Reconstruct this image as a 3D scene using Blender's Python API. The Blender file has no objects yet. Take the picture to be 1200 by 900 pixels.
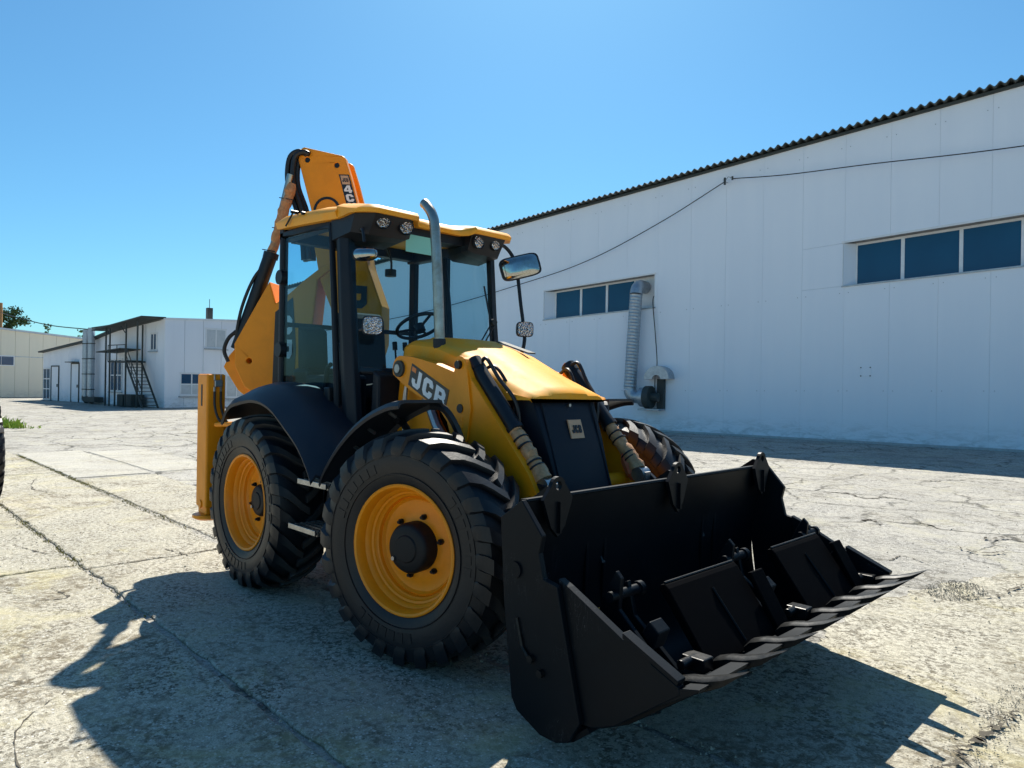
import bpy, bmesh, math, random
from mathutils import Vector, Matrix
from mathutils.geometry import tessellate_polygon
R = math.radians
random.seed(7)
scene = bpy.context.scene
col = scene.collection

# ------------------------------------------------------------------ camera
def make_camera():
    yaw, pitch, roll, F = 2.36977359, 0.00102332, 0.01557375, 821.95083
    f = Vector((math.cos(yaw)*math.cos(pitch), math.sin(yaw)*math.cos(pitch), math.sin(pitch)))
    r = Vector((math.sin(yaw), -math.cos(yaw), 0)); u = r.cross(f)
    r2 = r*math.cos(roll) + u*math.sin(roll); u2 = -r*math.sin(roll) + u*math.cos(roll)
    M = Matrix(((r2.x, u2.x, -f.x, 5.52774), (r2.y, u2.y, -f.y, -3.54086), (r2.z, u2.z, -f.z, 1.66119), (0, 0, 0, 1)))
    cd = bpy.data.cameras.new('camera'); cam = bpy.data.objects.new('camera', cd); col.objects.link(cam)
    cam.matrix_world = M
    cd.sensor_width = 36; cd.sensor_fit = 'HORIZONTAL'; cd.lens = F/1200*36
    cd.clip_start = 0.05; cd.clip_end = 5000
    scene.camera = cam
make_camera()

# ------------------------------------------------------------------ light
SUN = Vector((-0.57, 0.62, 1.0)).normalized()          # towards the sun
EL = math.asin(SUN.z)
world = bpy.data.worlds.new('World'); scene.world = world; world.use_nodes = True
wn = world.node_tree.nodes; wl = world.node_tree.links
sky = wn.new('ShaderNodeTexSky'); sky.sky_type = 'NISHITA'; sky.sun_disc = False
sky.sun_elevation = EL; sky.sun_rotation = math.atan2(SUN.x, SUN.y)
sky.altitude = 100; sky.air_density = 1.0; sky.dust_density = 0.6; sky.ozone_density = 1.6
bg = wn['Background']; bg.inputs['Strength'].default_value = 0.066
tint = wn.new('ShaderNodeMix'); tint.data_type = 'RGBA'; tint.blend_type = 'MULTIPLY'; tint.inputs[0].default_value = 1
tint.inputs[7].default_value = (.52, 1.0, 1.20, 1)      # the clear cyan-blue air of this photograph, the same all over the sky
wl.new(sky.outputs[0], tint.inputs[6]); wl.new(tint.outputs[2], bg.inputs['Color'])
sd = bpy.data.lights.new('sun', 'SUN'); sd.energy = 5.0; sd.angle = R(0.5); sd.color = (1.0, 0.94, 0.83)
so = bpy.data.objects.new('sun', sd); col.objects.link(so)
so.rotation_euler = SUN.to_track_quat('Z', 'Y').to_euler()
scene.view_settings.view_transform = 'Standard'; scene.view_settings.look = 'None'
scene.view_settings.exposure = 0.76; scene.view_settings.gamma = 1.0

# ------------------------------------------------------------------ materials
def new_mat(name, rgb, rough=.5, metal=0, spec=.5, coat=0):
    m = bpy.data.materials.new(name); m.use_nodes = True
    b = m.node_tree.nodes['Principled BSDF']
    b.inputs['Base Color'].default_value = (*rgb, 1); b.inputs['Roughness'].default_value = rough
    b.inputs['Metallic'].default_value = metal; b.inputs['Specular IOR Level'].default_value = spec
    b.inputs['Coat Weight'].default_value = coat; b.inputs['Coat Roughness'].default_value = .15
    return m, m.node_tree.nodes, m.node_tree.links, b
def ramp(n, l, src, stops):
    r = n.new('ShaderNodeValToRGB'); e = r.color_ramp.elements
    while len(e) < len(stops): e.new(.5)
    for i, (p, c) in enumerate(stops):
        e[i].position = p; e[i].color = (*c, 1) if len(c) == 3 else c
    l.new(src, r.inputs[0]); return r
def noise(n, l, scale, detail=5, rough=.55, vec=None, dist=0):
    t = n.new('ShaderNodeTexNoise'); t.inputs['Scale'].default_value = scale
    t.inputs['Detail'].default_value = detail; t.inputs['Roughness'].default_value = rough; t.inputs['Distortion'].default_value = dist
    if vec is not None: l.new(vec, t.inputs['Vector'])
    return t
def coords(n, l, scale=(1,1,1)):
    tc = n.new('ShaderNodeTexCoord'); mp = n.new('ShaderNodeMapping'); mp.inputs['Scale'].default_value = scale
    l.new(tc.outputs['Object'], mp.inputs['Vector']); return mp.outputs[0]
def mixc(n, l, fac, a, b, mode='MIX'):
    m = n.new('ShaderNodeMix'); m.data_type = 'RGBA'; m.blend_type = mode
    for i, v in ((0, fac), (6, a), (7, b)):
        if isinstance(v, (int, float)): m.inputs[i].default_value = v
        elif isinstance(v, tuple): m.inputs[i].default_value = (*v, 1)
        else: l.new(v, m.inputs[i])
    return m.outputs[2]
def bump(n, l, b, h, strength, dist=.01, prev=None):
    bp = n.new('ShaderNodeBump'); bp.inputs['Strength'].default_value = strength; bp.inputs['Distance'].default_value = dist
    l.new(h, bp.inputs['Height'])
    if prev is not None: l.new(prev, bp.inputs['Normal'])
    l.new(bp.outputs[0], b.inputs['Normal']); return bp.outputs[0]
def worn(name, rgb, dirt, rough=.4, amount=.35, scale=6, metal=0, coat=0, spec=.5, fine=120, bstr=.08, rvar=.2):
    """paint / metal with uneven tone, dust and slight orange peel"""
    m, n, l, b = new_mat(name, rgb, rough, metal, spec, coat)
    v = coords(n, l)
    a = noise(n, l, scale, 6, .65, v, .4); f = ramp(n, l, a.outputs[0], [(.38, (0,0,0)), (.75, (amount,)*3)])
    c = mixc(n, l, f.outputs[0], rgb, dirt)
    a2 = noise(n, l, fine, 3, .6, v); c = mixc(n, l, .12, c, a2.outputs[0], 'OVERLAY')
    l.new(c, b.inputs['Base Color'])
    rr = n.new('ShaderNodeMapRange'); rr.inputs[3].default_value = rough; rr.inputs[4].default_value = min(1, rough+rvar)
    l.new(a.outputs[0], rr.inputs[0]); l.new(rr.outputs[0], b.inputs['Roughness'])
    bump(n, l, b, a2.outputs[0], bstr, .003)
    return m
M = {}
M['yellow'] = worn('yellow_paint', (.90, .300, .004), (.60, .20, .010), .34, .4, 5, coat=.05, spec=.3)
M['bonnet'] = worn('bonnet_paint', (.84, .335, .008), (.68, .42, .08), .5, .65, 8, spec=.22)
M['rim'] = worn('rim_paint', (.90, .290, .004), (.60, .19, .010), .36, .35, 8, coat=.08, spec=.35)
M['roofyellow'] = worn('roof_paint', (.86, .335, .008), (.74, .46, .11), .42, .5, 4, spec=.3)
M['black'] = worn('black_steel', (.004, .006, .010), (.018, .02, .022), .34, .5, 7, spec=.4)
M['bucket'] = worn('bucket_paint', (.0022, .0045, .0075), (.005, .009, .013), .38, .5, 3, spec=.14, rvar=.15)
def scratch(m):
    n = m.node_tree.nodes; l = m.node_tree.links; b = n['Principled BSDF']
    src = b.inputs['Base Color'].links[0].from_socket
    v = coords(n, l, (9, 9, 1.6)); a = noise(n, l, 3.0, 2, .5, v, 2.5); v2 = coords(n, l); g = noise(n, l, 2.2, 4, .6, v2)
    r1 = ramp(n, l, a.outputs[0], [(.492, (0,0,0)), (.4985, (1,1,1)), (.505, (0,0,0))]); r2 = ramp(n, l, g.outputs[0], [(.56, (0,0,0)), (.66, (1,1,1))])
    mu = n.new('ShaderNodeMath'); mu.operation = 'MULTIPLY'; l.new(r1.outputs[0], mu.inputs[0]); l.new(r2.outputs[0], mu.inputs[1])
    c = mixc(n, l, mu.outputs[0], src, (.10, .105, .11)); l.new(c, b.inputs['Base Color'])
scratch(M['bucket'])
M['bladeblack'] = worn('blade_paint', (.001, .0012, .002), (.002, .002, .003), .6, .5, 3, spec=.03)
M['plastic'] = worn('black_plastic', (.005, .008, .014), (.018, .02, .024), .40, .4, 6, spec=.32)
M['fender'] = worn('mudguard_plastic', (.005, .010, .020), (.025, .028, .034), .42, .4, 5, spec=.42)
M['grille'] = worn('grille_paint', (.003, .006, .014), (.008, .010, .016), .38, .4, 4, spec=.25)
M['hub'] = worn('hub_black', (.004, .004, .006), (.015, .015, .015), .45, .5, 20, spec=.3)
M['steel'] = worn('bare_steel', (.42, .42, .42), (.2, .18, .16), .3, .6, 12, metal=1)
M['edge'] = worn('worn_tooth_steel', (.004, .005, .006), (.03, .029, .028), .26, .5, 45, spec=.22)
M['chrome'] = worn('exhaust_chrome', (.50, .45, .38), (.22, .16, .10), .24, .8, 9, metal=1)
M['galv'] = worn('galvanised_sheet', (.45, .48, .51), (.30, .33, .36), .38, .8, 9, metal=.85)
M['mirror'] = worn('mirror_glass', (.42, .43, .42), (.30, .28, .22), .03, .7, 20, metal=1, rvar=.1, bstr=.02)
def lamp_mat():
    m, n, l, b = new_mat('lamp_reflector', (.75, .76, .76), .08, 1)
    v = coords(n, l); vo = n.new('ShaderNodeTexVoronoi'); vo.inputs['Scale'].default_value = 70; l.new(v, vo.inputs['Vector'])
    c = mixc(n, l, vo.outputs['Color'], (.95,.93,.9), (.25,.24,.24)); l.new(c, b.inputs['Base Color'])
    bump(n, l, b, vo.outputs['Distance'], 1.0, .02); b.inputs['Coat Weight'].default_value = .6; return m
M['lampglass'] = lamp_mat()
M['white'] = new_mat('decal_white', (.8, .8, .8), .4)[0]
M['decal'] = new_mat('decal_black', (.01, .01, .012), .35)[0]
M['orange'] = new_mat('decal_orange', (.75, .2, .03), .4)[0]
M['peach'] = worn('faded_badge', (.6, .36, .2), (.5, .3, .2), .4, .5, 60)
M['kraft'] = worn('kraft_wrap', (.58, .27, .11), (.30, .12, .05), .6, .8, 26, fine=40, bstr=.8)
M['filmwrap'] = worn('film_wrap', (.56, .30, .14), (.28, .13, .05), .2, .9, 22, fine=40, bstr=1.0)
M['tape'] = worn('red_wrap', (.5, .07, .02), (.3, .2, .1), .45, .8, 40, fine=60, bstr=.8)
M['rubber_hose'] = new_mat('hose_rubber', (.01, .01, .011), .45)[0]
M['fabric'] = worn('seat_fabric', (.02, .021, .024), (.04, .04, .04), .85, .5, 30)
M['sticker'] = new_mat('windscreen_sticker', (.25, .6, .5), .4)[0]
M['slot'] = new_mat('joint_black', (.006, .006, .006), .8)[0]

def rubber():
    m, n, l, b = new_mat('tyre_rubber', (.007, .008, .011), .44, spec=.38)
    v = coords(n, l); a = noise(n, l, 5, 7, .7, v, .6); a2 = noise(n, l, 55, 4, .6, v)
    f = ramp(n, l, a.outputs[0], [(.42, (0,0,0)), (.78, (.55,)*3)])
    c = mixc(n, l, f.outputs[0], (.0045, .006, .010), (.022, .019, .016))
    f2 = ramp(n, l, a2.outputs[0], [(.5, (0,0,0)), (.8, (.3,)*3)])
    c = mixc(n, l, f2.outputs[0], c, (.018, .017, .016))
    # pale dust on the tread's running faces, painted in to whiten the sunlit lugs
    sp = n.new('ShaderNodeSeparateXYZ'); l.new(v, sp.inputs[0]); ln = n.new('ShaderNodeVectorMath'); ln.operation = 'LENGTH'
    cb = n.new('ShaderNodeCombineXYZ'); l.new(sp.outputs[0], cb.inputs[0]); l.new(sp.outputs[2], cb.inputs[2]); l.new(cb.outputs[0], ln.inputs[0])
    mr = n.new('ShaderNodeMapRange'); mr.inputs[1].default_value = .672; mr.inputs[2].default_value = .698; mr.inputs[4].default_value = .30; l.new(ln.outputs['Value'], mr.inputs[0])
    c = mixc(n, l, mr.outputs[0], c, (.13, .125, .115))
    l.new(c, b.inputs['Base Color']); bump(n, l, b, a2.outputs[0], .25, .004)
    return m
M['rubber'] = rubber()

def glass(name, tint, gl=.12, gloss_col=(1,1,1), rough=.0):
    m = bpy.data.materials.new(name); m.use_nodes = True; n = m.node_tree.nodes; l = m.node_tree.links
    n.clear(); o = n.new('ShaderNodeOutputMaterial'); mx = n.new('ShaderNodeMixShader')
    t = n.new('ShaderNodeBsdfTransparent'); t.inputs[0].default_value = (*tint, 1)
    g = n.new('ShaderNodeBsdfGlossy'); g.inputs['Color'].default_value = (*gloss_col, 1); g.inputs['Roughness'].default_value = rough
    lw = n.new('ShaderNodeLayerWeight'); lw.inputs['Blend'].default_value = .5
    pw = n.new('ShaderNodeMath'); pw.operation = 'POWER'; pw.inputs[1].default_value = 5.0; l.new(lw.outputs['Facing'], pw.inputs[0])
    ad = n.new('ShaderNodeMath'); ad.operation = 'MULTIPLY_ADD'; ad.inputs[1].default_value = .55; ad.inputs[2].default_value = gl; l.new(pw.outputs[0], ad.inputs[0])
    l.new(ad.outputs[0], mx.inputs[0]); l.new(t.outputs[0], mx.inputs[1]); l.new(g.outputs[0], mx.inputs[2]); l.new(mx.outputs[0], o.inputs[0])
    return m
M['cabglass'] = glass('cab_glass', (.74, .87, .91), .006)
M['screenglass'] = glass('screen_glass', (.66, .83, .88), .015)
def window_glass():
    m, n, l, b = new_mat('building_glass', (.004, .045, .11), .05, spec=.5)
    v = coords(n, l, (.6, .6, .6)); a = noise(n, l, 1.3, 2, .5, v)
    c = mixc(n, l, a.outputs[0], (.002, .035, .09), (.006, .075, .16)); l.new(c, b.inputs['Base Color'])
    return m
M['winglass'] = window_glass()
M['palepane'] = worn('bright_window', (.55, .58, .60), (.35, .4, .42), .2, .6, 3, spec=.8)  # opaque pale grey-white panes, nothing modelled behind them

def wall_mat(name, c1, c2, lo, streak=.5):
    m, n, l, b = new_mat(name, c1, .55)
    v = coords(n, l); vs = coords(n, l, (1.6, 1.6, .12)); a = noise(n, l, 1.0, 6, .6, vs, .2); a2 = noise(n, l, .45, 5, .6, v, .3)
    f = ramp(n, l, a.outputs[0], [(.35, (0,0,0)), (.7, (streak,)*3)])
    c = mixc(n, l, f.outputs[0], c1, c2)
    f2 = ramp(n, l, a2.outputs[0], [(.4, (0,0,0)), (.8, (.35,)*3)]); c = mixc(n, l, f2.outputs[0], c, c2)
    # splashed dirt low on the wall
    sp = n.new('ShaderNodeSeparateXYZ'); l.new(v, sp.inputs[0])
    mr = n.new('ShaderNodeMapRange'); mr.inputs[1].default_value = 0; mr.inputs[2].default_value = .75; mr.inputs[3].default_value = 1; mr.inputs[4].default_value = 0
    l.new(sp.outputs[2], mr.inputs[0])
    vh = coords(n, l, (1.1, 1.1, 3.2)); a3 = noise(n, l, 1.9, 8, .75, vh, .8); f3 = ramp(n, l, a3.outputs[0], [(.45, (0,0,0)), (.62, (1,1,1))])
    mm = n.new('ShaderNodeMath'); mm.operation = 'MULTIPLY'; l.new(mr.outputs[0], mm.inputs[0]); l.new(f3.outputs[0], mm.inputs[1])
    m2 = n.new('ShaderNodeMath'); m2.operation = 'MULTIPLY'; l.new(mm.outputs[0], m2.inputs[0]); m2.inputs[1].default_value = .6
    c = mixc(n, l, m2.outputs[0], c, lo); l.new(c, b.inputs['Base Color'])
    fb = noise(n, l, 14, 3, .5, v); bump(n, l, b, fb.outputs[0], .05, .01)
    return m
M['panel'] = wall_mat('sandwich_panel', (.84, .87, .92), (.77, .81, .88), (.32, .36, .36))
M['panel_small'] = wall_mat('white_cladding', (.86, .87, .91), (.77, .78, .83), (.35, .35, .34))
M['cream'] = wall_mat('cream_cladding', (.78, .70, .55), (.66, .60, .48), (.4, .36, .3), .4)
M['frame'] = worn('white_window_frame', (.80, .80, .80), (.6, .6, .6), .4, .4, 5)
M['cement'] = worn('cement_sheet', (.10, .12, .12), (.17, .18, .17), .85, .7, 2.5, fine=30)
M['darkmetal'] = worn('dark_green_steel', (.035, .045, .045), (.08, .07, .05), .6, .5, 5)
M['rustpost'] = worn('rusty_post', (.45, .22, .08), (.2, .1, .05), .8, .6, 3)

def ground_mat(name, base, pale, dark, crack=.5, pit=1.0, moss=(.30, .27, .10), seed=0.0):
    m, n, l, b = new_mat(name, base, .9, spec=.2)
    tc = n.new('ShaderNodeTexCoord'); mp = n.new('ShaderNodeMapping'); mp.inputs['Location'].default_value = (seed, seed*.7, 0)
    l.new(tc.outputs['Object'], mp.inputs[0]); v = mp.outputs[0]
    big = noise(n, l, .35, 6, .6, v, .5); mid = noise(n, l, 2.2, 7, .68, v, .6); fine = noise(n, l, 24, 7, .72, v, .3); grain = noise(n, l, 130, 3, .7, v)
    c = mixc(n, l, ramp(n, l, big.outputs[0], [(.35, (0,0,0)), (.65, (1,1,1))]).outputs[0], base, pale)
    c = mixc(n, l, ramp(n, l, mid.outputs[0], [(.40, (0,0,0)), (.72, (.6,)*3)]).outputs[0], c, (pale[0]*.82, pale[1]*.80, pale[2]*.72))
    # worn pits, exposed aggregate
    pf = ramp(n, l, fine.outputs[0], [(.445, (1,1,1)), (.515, (0,0,0))])
    pm = ramp(n, l, mid.outputs[0], [(.35, (.98*pit,)*3), (.62, (.30*pit,)*3)])
    pmul = n.new('ShaderNodeMath'); pmul.operation = 'MULTIPLY'; l.new(pf.outputs[0], pmul.inputs[0]); l.new(pm.outputs[0], pmul.inputs[1])
    c = mixc(n, l, pmul.outputs[0], c, dark)
    sv = n.new('ShaderNodeTexVoronoi'); sv.inputs['Scale'].default_value = 48; sv.inputs['Randomness'].default_value = 1; l.new(v, sv.inputs['Vector'])
    sx = n.new('ShaderNodeSeparateColor'); l.new(sv.outputs['Color'], sx.inputs[0])
    sm = n.new('ShaderNodeMath'); sm.operation = 'MULTIPLY'; l.new(sx.outputs[0], sm.inputs[0]); l.new(pm.outputs[0], sm.inputs[1])
    sr = n.new('ShaderNodeMath'); sr.operation = 'MULTIPLY'; l.new(sm.outputs[0], sr.inputs[0]); sr.inputs[1].default_value = .62
    sl = n.new('ShaderNodeMath'); sl.operation = 'LESS_THAN'; l.new(sv.outputs['Distance'], sl.inputs[0]); l.new(sr.outputs[0], sl.inputs[1])
    sf = n.new('ShaderNodeMath'); sf.operation = 'MULTIPLY'; l.new(sl.outputs[0], sf.inputs[0]); l.new(sx.outputs[1], sf.inputs[1])
    c = mixc(n, l, sf.outputs[0], c, (dark[0]*.8, dark[1]*.78, dark[2]*.7))
    lf_ = n.new('ShaderNodeMath'); lf_.operation = 'GREATER_THAN'; l.new(sx.outputs[2], lf_.inputs[0]); lf_.inputs[1].default_value = .86
    lg = n.new('ShaderNodeMath'); lg.operation = 'LESS_THAN'; l.new(sv.outputs['Distance'], lg.inputs[0]); lg.inputs[1].default_value = .3
    ll = n.new('ShaderNodeMath'); ll.operation = 'MULTIPLY'; l.new(lf_.outputs[0], ll.inputs[0]); l.new(lg.outputs[0], ll.inputs[1])
    c = mixc(n, l, ll.outputs[0], c, (.70, .68, .62))
    gf = ramp(n, l, grain.outputs[0], [(.35, (.5,)*3), (.65, (1.3,)*3)]); c = mixc(n, l, .65, c, gf.outputs[0], 'MULTIPLY')
    # spalled patches: a coarser broken texture inside large worn areas
    wp = noise(n, l, .75, 6, .7, v, 1.0); wm = ramp(n, l, wp.outputs[0], [(.50, (0,0,0)), (.60, (1,1,1))])
    co = noise(n, l, 11, 8, .8, v, .4); cf = ramp(n, l, co.outputs[0], [(.44, (1,1,1)), (.53, (0,0,0))])
    pmx = n.new('ShaderNodeMath'); pmx.operation = 'MULTIPLY'; l.new(wm.outputs[0], pmx.inputs[0]); l.new(cf.outputs[0], pmx.inputs[1])
    pmy = n.new('ShaderNodeMath'); pmy.operation = 'MULTIPLY'; l.new(pmx.outputs[0], pmy.inputs[0]); pmy.inputs[1].default_value = .85
    c = mixc(n, l, pmy.outputs[0], c, (dark[0]*1.1, dark[1]*1.05, dark[2]*.95))
    # cracks
    vd = n.new('ShaderNodeVectorMath'); vd.operation = 'MULTIPLY_ADD'
    wv = noise(n, l, 1.3, 5, .6, v); l.new(wv.outputs['Color'], vd.inputs[0]); vd.inputs[1].default_value = (.9, .9, 0); l.new(v, vd.inputs[2])
    vo = n.new('ShaderNodeTexVoronoi'); vo.feature = 'DISTANCE_TO_EDGE'; vo.inputs['Scale'].default_value = .8; l.new(vd.outputs[0], vo.inputs['Vector'])
    cr = ramp(n, l, vo.outputs[0], [(.0, (1,1,1)), (.026, (0,0,0))])
    cm = ramp(n, l, big.outputs[0], [(.40, (.15*crack,)*3), (.55, (crack,)*3)])
    cmul = n.new('ShaderNodeMath'); cmul.operation = 'MULTIPLY'; l.new(cr.outputs[0], cmul.inputs[0]); l.new(cm.outputs[0], cmul.inputs[1])
    c = mixc(n, l, cmul.outputs[0], c, (dark[0]*.5, dark[1]*.5, dark[2]*.45))
    # dry moss and sand
    ms = noise(n, l, .9, 8, .75, v, 1.2); mf = ramp(n, l, ms.outputs[0], [(.53, (0,0,0)), (.66, (.45,)*3)])
    c = mixc(n, l, mf.outputs[0], c, moss)
    l.new(c, b.inputs['Base Color'])
    h = n.new('ShaderNodeMath'); h.operation = 'MULTIPLY_ADD'; l.new(fine.outputs[0], h.inputs[0]); h.inputs[1].default_value = 1.0; 
    hm = n.new('ShaderNodeMath'); hm.operation = 'MULTIPLY'; l.new(grain.outputs[0], hm.inputs[0]); hm.inputs[1].default_value = .35; l.new(hm.outputs[0], h.inputs[2])
    h2 = n.new('ShaderNodeMath'); h2.operation = 'MULTIPLY_ADD'; l.new(cmul.outputs[0], h2.inputs[0]); h2.inputs[1].default_value = -2.0; hs = n.new('ShaderNodeMath'); hs.operation = 'MULTIPLY_ADD'; l.new(sl.outputs[0], hs.inputs[0]); hs.inputs[1].default_value = -.5; l.new(h2.outputs[0], hs.inputs[2]); l.new(h.outputs[0], h2.inputs[2])
    p1 = bump(n, l, b, mid.outputs[0], .35, .05); bump(n, l, b, hs.outputs[0], 1.0, .014, p1)
    return m
M['ground'] = ground_mat('worn_asphalt', (.40, .385, .35), (.52, .50, .455), (.12, .115, .105), .9, .8, (.45, .42, .28))
M['slab'] = ground_mat('concrete_slab_surface', (.47, .445, .37), (.60, .565, .47), (.15, .13, .095), .25, 1.0, (.56, .50, .27), 3.3)
M['paleslab'] = ground_mat('pale_concrete', (.46, .44, .39), (.56, .54, .48), (.25, .23, .2), .3, .5, (.52, .49, .35), 9.1)
M['gritstone'] = worn('grit_stone', (.42, .38, .30), (.22, .19, .14), .9, .9, 3)
M['crackdirt'] = worn('crack_dirt', (.06, .052, .040), (.13, .115, .085), .95, .9, 14, fine=60, bstr=.8)
M['soil'] = worn('joint_soil', (.10, .085, .04), (.22, .20, .07), .95, .9, 9, fine=60, bstr=.8)
M['leaf'] = worn('grass_blade', (.22, .36, .03), (.42, .44, .06), .6, .8, 4)
_b = M['leaf'].node_tree.nodes['Principled BSDF']; _b.inputs['Subsurface Weight'].default_value = 0
M['drymoss'] = worn('dry_moss', (.22, .20, .05), (.35, .31, .12), .9, .8, 5)
M['crown'] = worn('tree_leaf', (.06, .10, .025), (.10, .14, .03), .6, .8, .6)
M['bark'] = worn('bark', (.10, .07, .05), (.05, .04, .03), .9, .6, 4)

# ------------------------------------------------------------------ mesh helpers
class MB:
    def __init__(s): s.v = []; s.f = []
    def add(s, vs, fs):
        o = len(s.v); s.v += [tuple(p) for p in vs]; s.f += [tuple(i+o for i in f) for f in fs]; return s
    def box(s, a, b):
        (x0, y0, z0), (x1, y1, z1) = a, b
        vs = [(x0,y0,z0),(x1,y0,z0),(x1,y1,z0),(x0,y1,z0),(x0,y0,z1),(x1,y0,z1),(x1,y1,z1),(x0,y1,z1)]
        return s.add(vs, [(0,3,2,1),(4,5,6,7),(0,1,5,4),(1,2,6,5),(2,3,7,6),(3,0,4,7)])
    def loft(s, rings, closed=True, caps=True):
        n = len(rings[0]); vs = [p for r in rings for p in r]; fs = []
        for i in range(len(rings)-1):
            for j in range(n if closed else n-1):
                k = (j+1) % n; fs.append((i*n+j, i*n+k, (i+1)*n+k, (i+1)*n+j))
        if caps and closed: fs.append(tuple(range(n))[::-1]); fs.append(tuple(range((len(rings)-1)*n, len(rings)*n)))
        return s.add(vs, fs)
    def prism(s, pts, y0, y1, fr=None):
        """outline in (x,z), thickness along y; fr maps (a, y, b) to a point"""
        fr = fr or (lambda a, y, b: (a, y, b))
        return s.loft([[fr(a, y0, b) for a, b in pts], [fr(a, y1, b) for a, b in pts]])
    def plate(s, outer, holes, y0, y1, fr=None):
        fr = fr or (lambda a, y, b: (a, y, b))
        loops = [outer]+holes; flat = [p for q in loops for p in q]
        tris = tessellate_polygon([[Vector((a, b, 0)) for a, b in q] for q in loops]); n = len(flat)
        vs = [fr(a, y0, b) for a, b in flat] + [fr(a, y1, b) for a, b in flat]
        fs = [tuple(t) for t in tris] + [(t[2]+n, t[1]+n, t[0]+n) for t in tris]; o = 0
        for q in loops:
            m = len(q)
            for i in range(m): j = (i+1) % m; fs.append((o+i, o+j, o+j+n, o+i+n))
            o += m
        return s.add(vs, fs)
    def tube(s, path, r, seg=10, cap=True):
        path = [Vector(p) for p in path]; rings = []; up = None
        for i, p in enumerate(path):
            t = (path[min(i+1, len(path)-1)] - path[max(i-1, 0)]).normalized()
            if up is None: up = Vector((0,0,1)) if abs(t.z) < .9 else Vector((1,0,0))
            a = t.cross(up).normalized(); b = a.cross(t).normalized(); up = b
            rr = r[i] if isinstance(r, (list, tuple)) else r
            rings.append([p + (a*math.cos(2*math.pi*k/seg) + b*math.sin(2*math.pi*k/seg))*rr for k in range(seg)])
        return s.loft(rings, True, cap)
    def cyl(s, a, b, r, seg=20, r2=None): return s.tube([a, b], [r, r if r2 is None else r2], seg)
    def lathe(s, prof, seg=48, c=(0,0,0)):
        """profile of (radius, y) turned round the Y axis"""
        rings = []
        for k in range(seg):
            t = 2*math.pi*k/seg
            rings.append([(c[0]+r*math.cos(t), c[1]+y, c[2]+r*math.sin(t)) for r, y in prof])
        rings.append(rings[0]); m = len(prof); vs = [p for r in rings[:-1] for p in r]; fs = []
        for i in range(seg):
            j = (i+1) % seg
            for k in range(m-1): fs.append((i*m+k, i*m+k+1, j*m+k+1, j*m+k))
        return s.add(vs, fs)
    def build(s, name, mat, parent=None, smooth=False, bevel=0, loc=None, kind=None, seg=2, fix=True):
        me = bpy.data.meshes.new(name); me.from_pydata(s.v, [], s.f); me.validate(); me.update()
        if fix:
            bm = bmesh.new(); bm.from_mesh(me); bmesh.ops.recalc_face_normals(bm, faces=bm.faces); bm.to_mesh(me); bm.free()
        if mat: me.materials.append(mat if not isinstance(mat, str) else M[mat])
        if smooth: me.polygons.foreach_set('use_smooth', [True]*len(me.polygons)); 
        if smooth and smooth != 'all': me.set_sharp_from_angle(angle=R(smooth if smooth is not True else 40))
        o = bpy.data.objects.new(name, me); col.objects.link(o)
        if parent is not None: o.parent = parent
        if loc is not None: o.location = loc
        if kind: o['kind'] = kind
        if bevel:
            b = o.modifiers.new('bevel', 'BEVEL'); b.width = bevel; b.segments = seg; b.limit_method = 'ANGLE'; b.angle_limit = R(35); b.harden_normals = False
        return o
def tag(o, label=None, cat=None, group=None, kind=None):
    for k, v in (('label', label), ('category', cat), ('group', group), ('kind', kind)):
        if v: o[k] = v
    return o
def empty(name, loc=(0,0,0), rz=0, **k):
    o = bpy.data.objects.new(name, None); col.objects.link(o); o.location = loc; o.rotation_euler = (0,0,rz); o.empty_display_size = .2
    return tag(o, **k)
def copy_tree(o, parent=None):
    c = o.copy(); col.objects.link(c); c.parent = parent
    for ch in list(o.children): copy_tree(ch, c)
    return c
def rounded(cx, cz, r, a0, a1, n=6):
    return [(cx+r*math.cos(R(a0+(a1-a0)*i/n)), cz+r*math.sin(R(a0+(a1-a0)*i/n))) for i in range(n+1)]
def circ(cx, cz, r, n=16): return [(cx+r*math.cos(2*math.pi*i/n), cz+r*math.sin(2*math.pi*i/n)) for i in range(n)]
def bez(pts, n=8):
    """Catmull-Rom through points"""
    P = [Vector(p) for p in pts]; P = [2*P[0]-P[1]] + P + [2*P[-1]-P[-2]]; out = []
    for i in range(1, len(P)-2):
        for k in range(n):
            t = k/n; a, b, c, d = P[i-1:i+3]
            out.append(.5*((2*b) + (c-a)*t + (2*a-5*b+4*c-d)*t*t + (3*b-3*c+d-a)*t**3))
    out.append(P[-2]); return out

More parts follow.
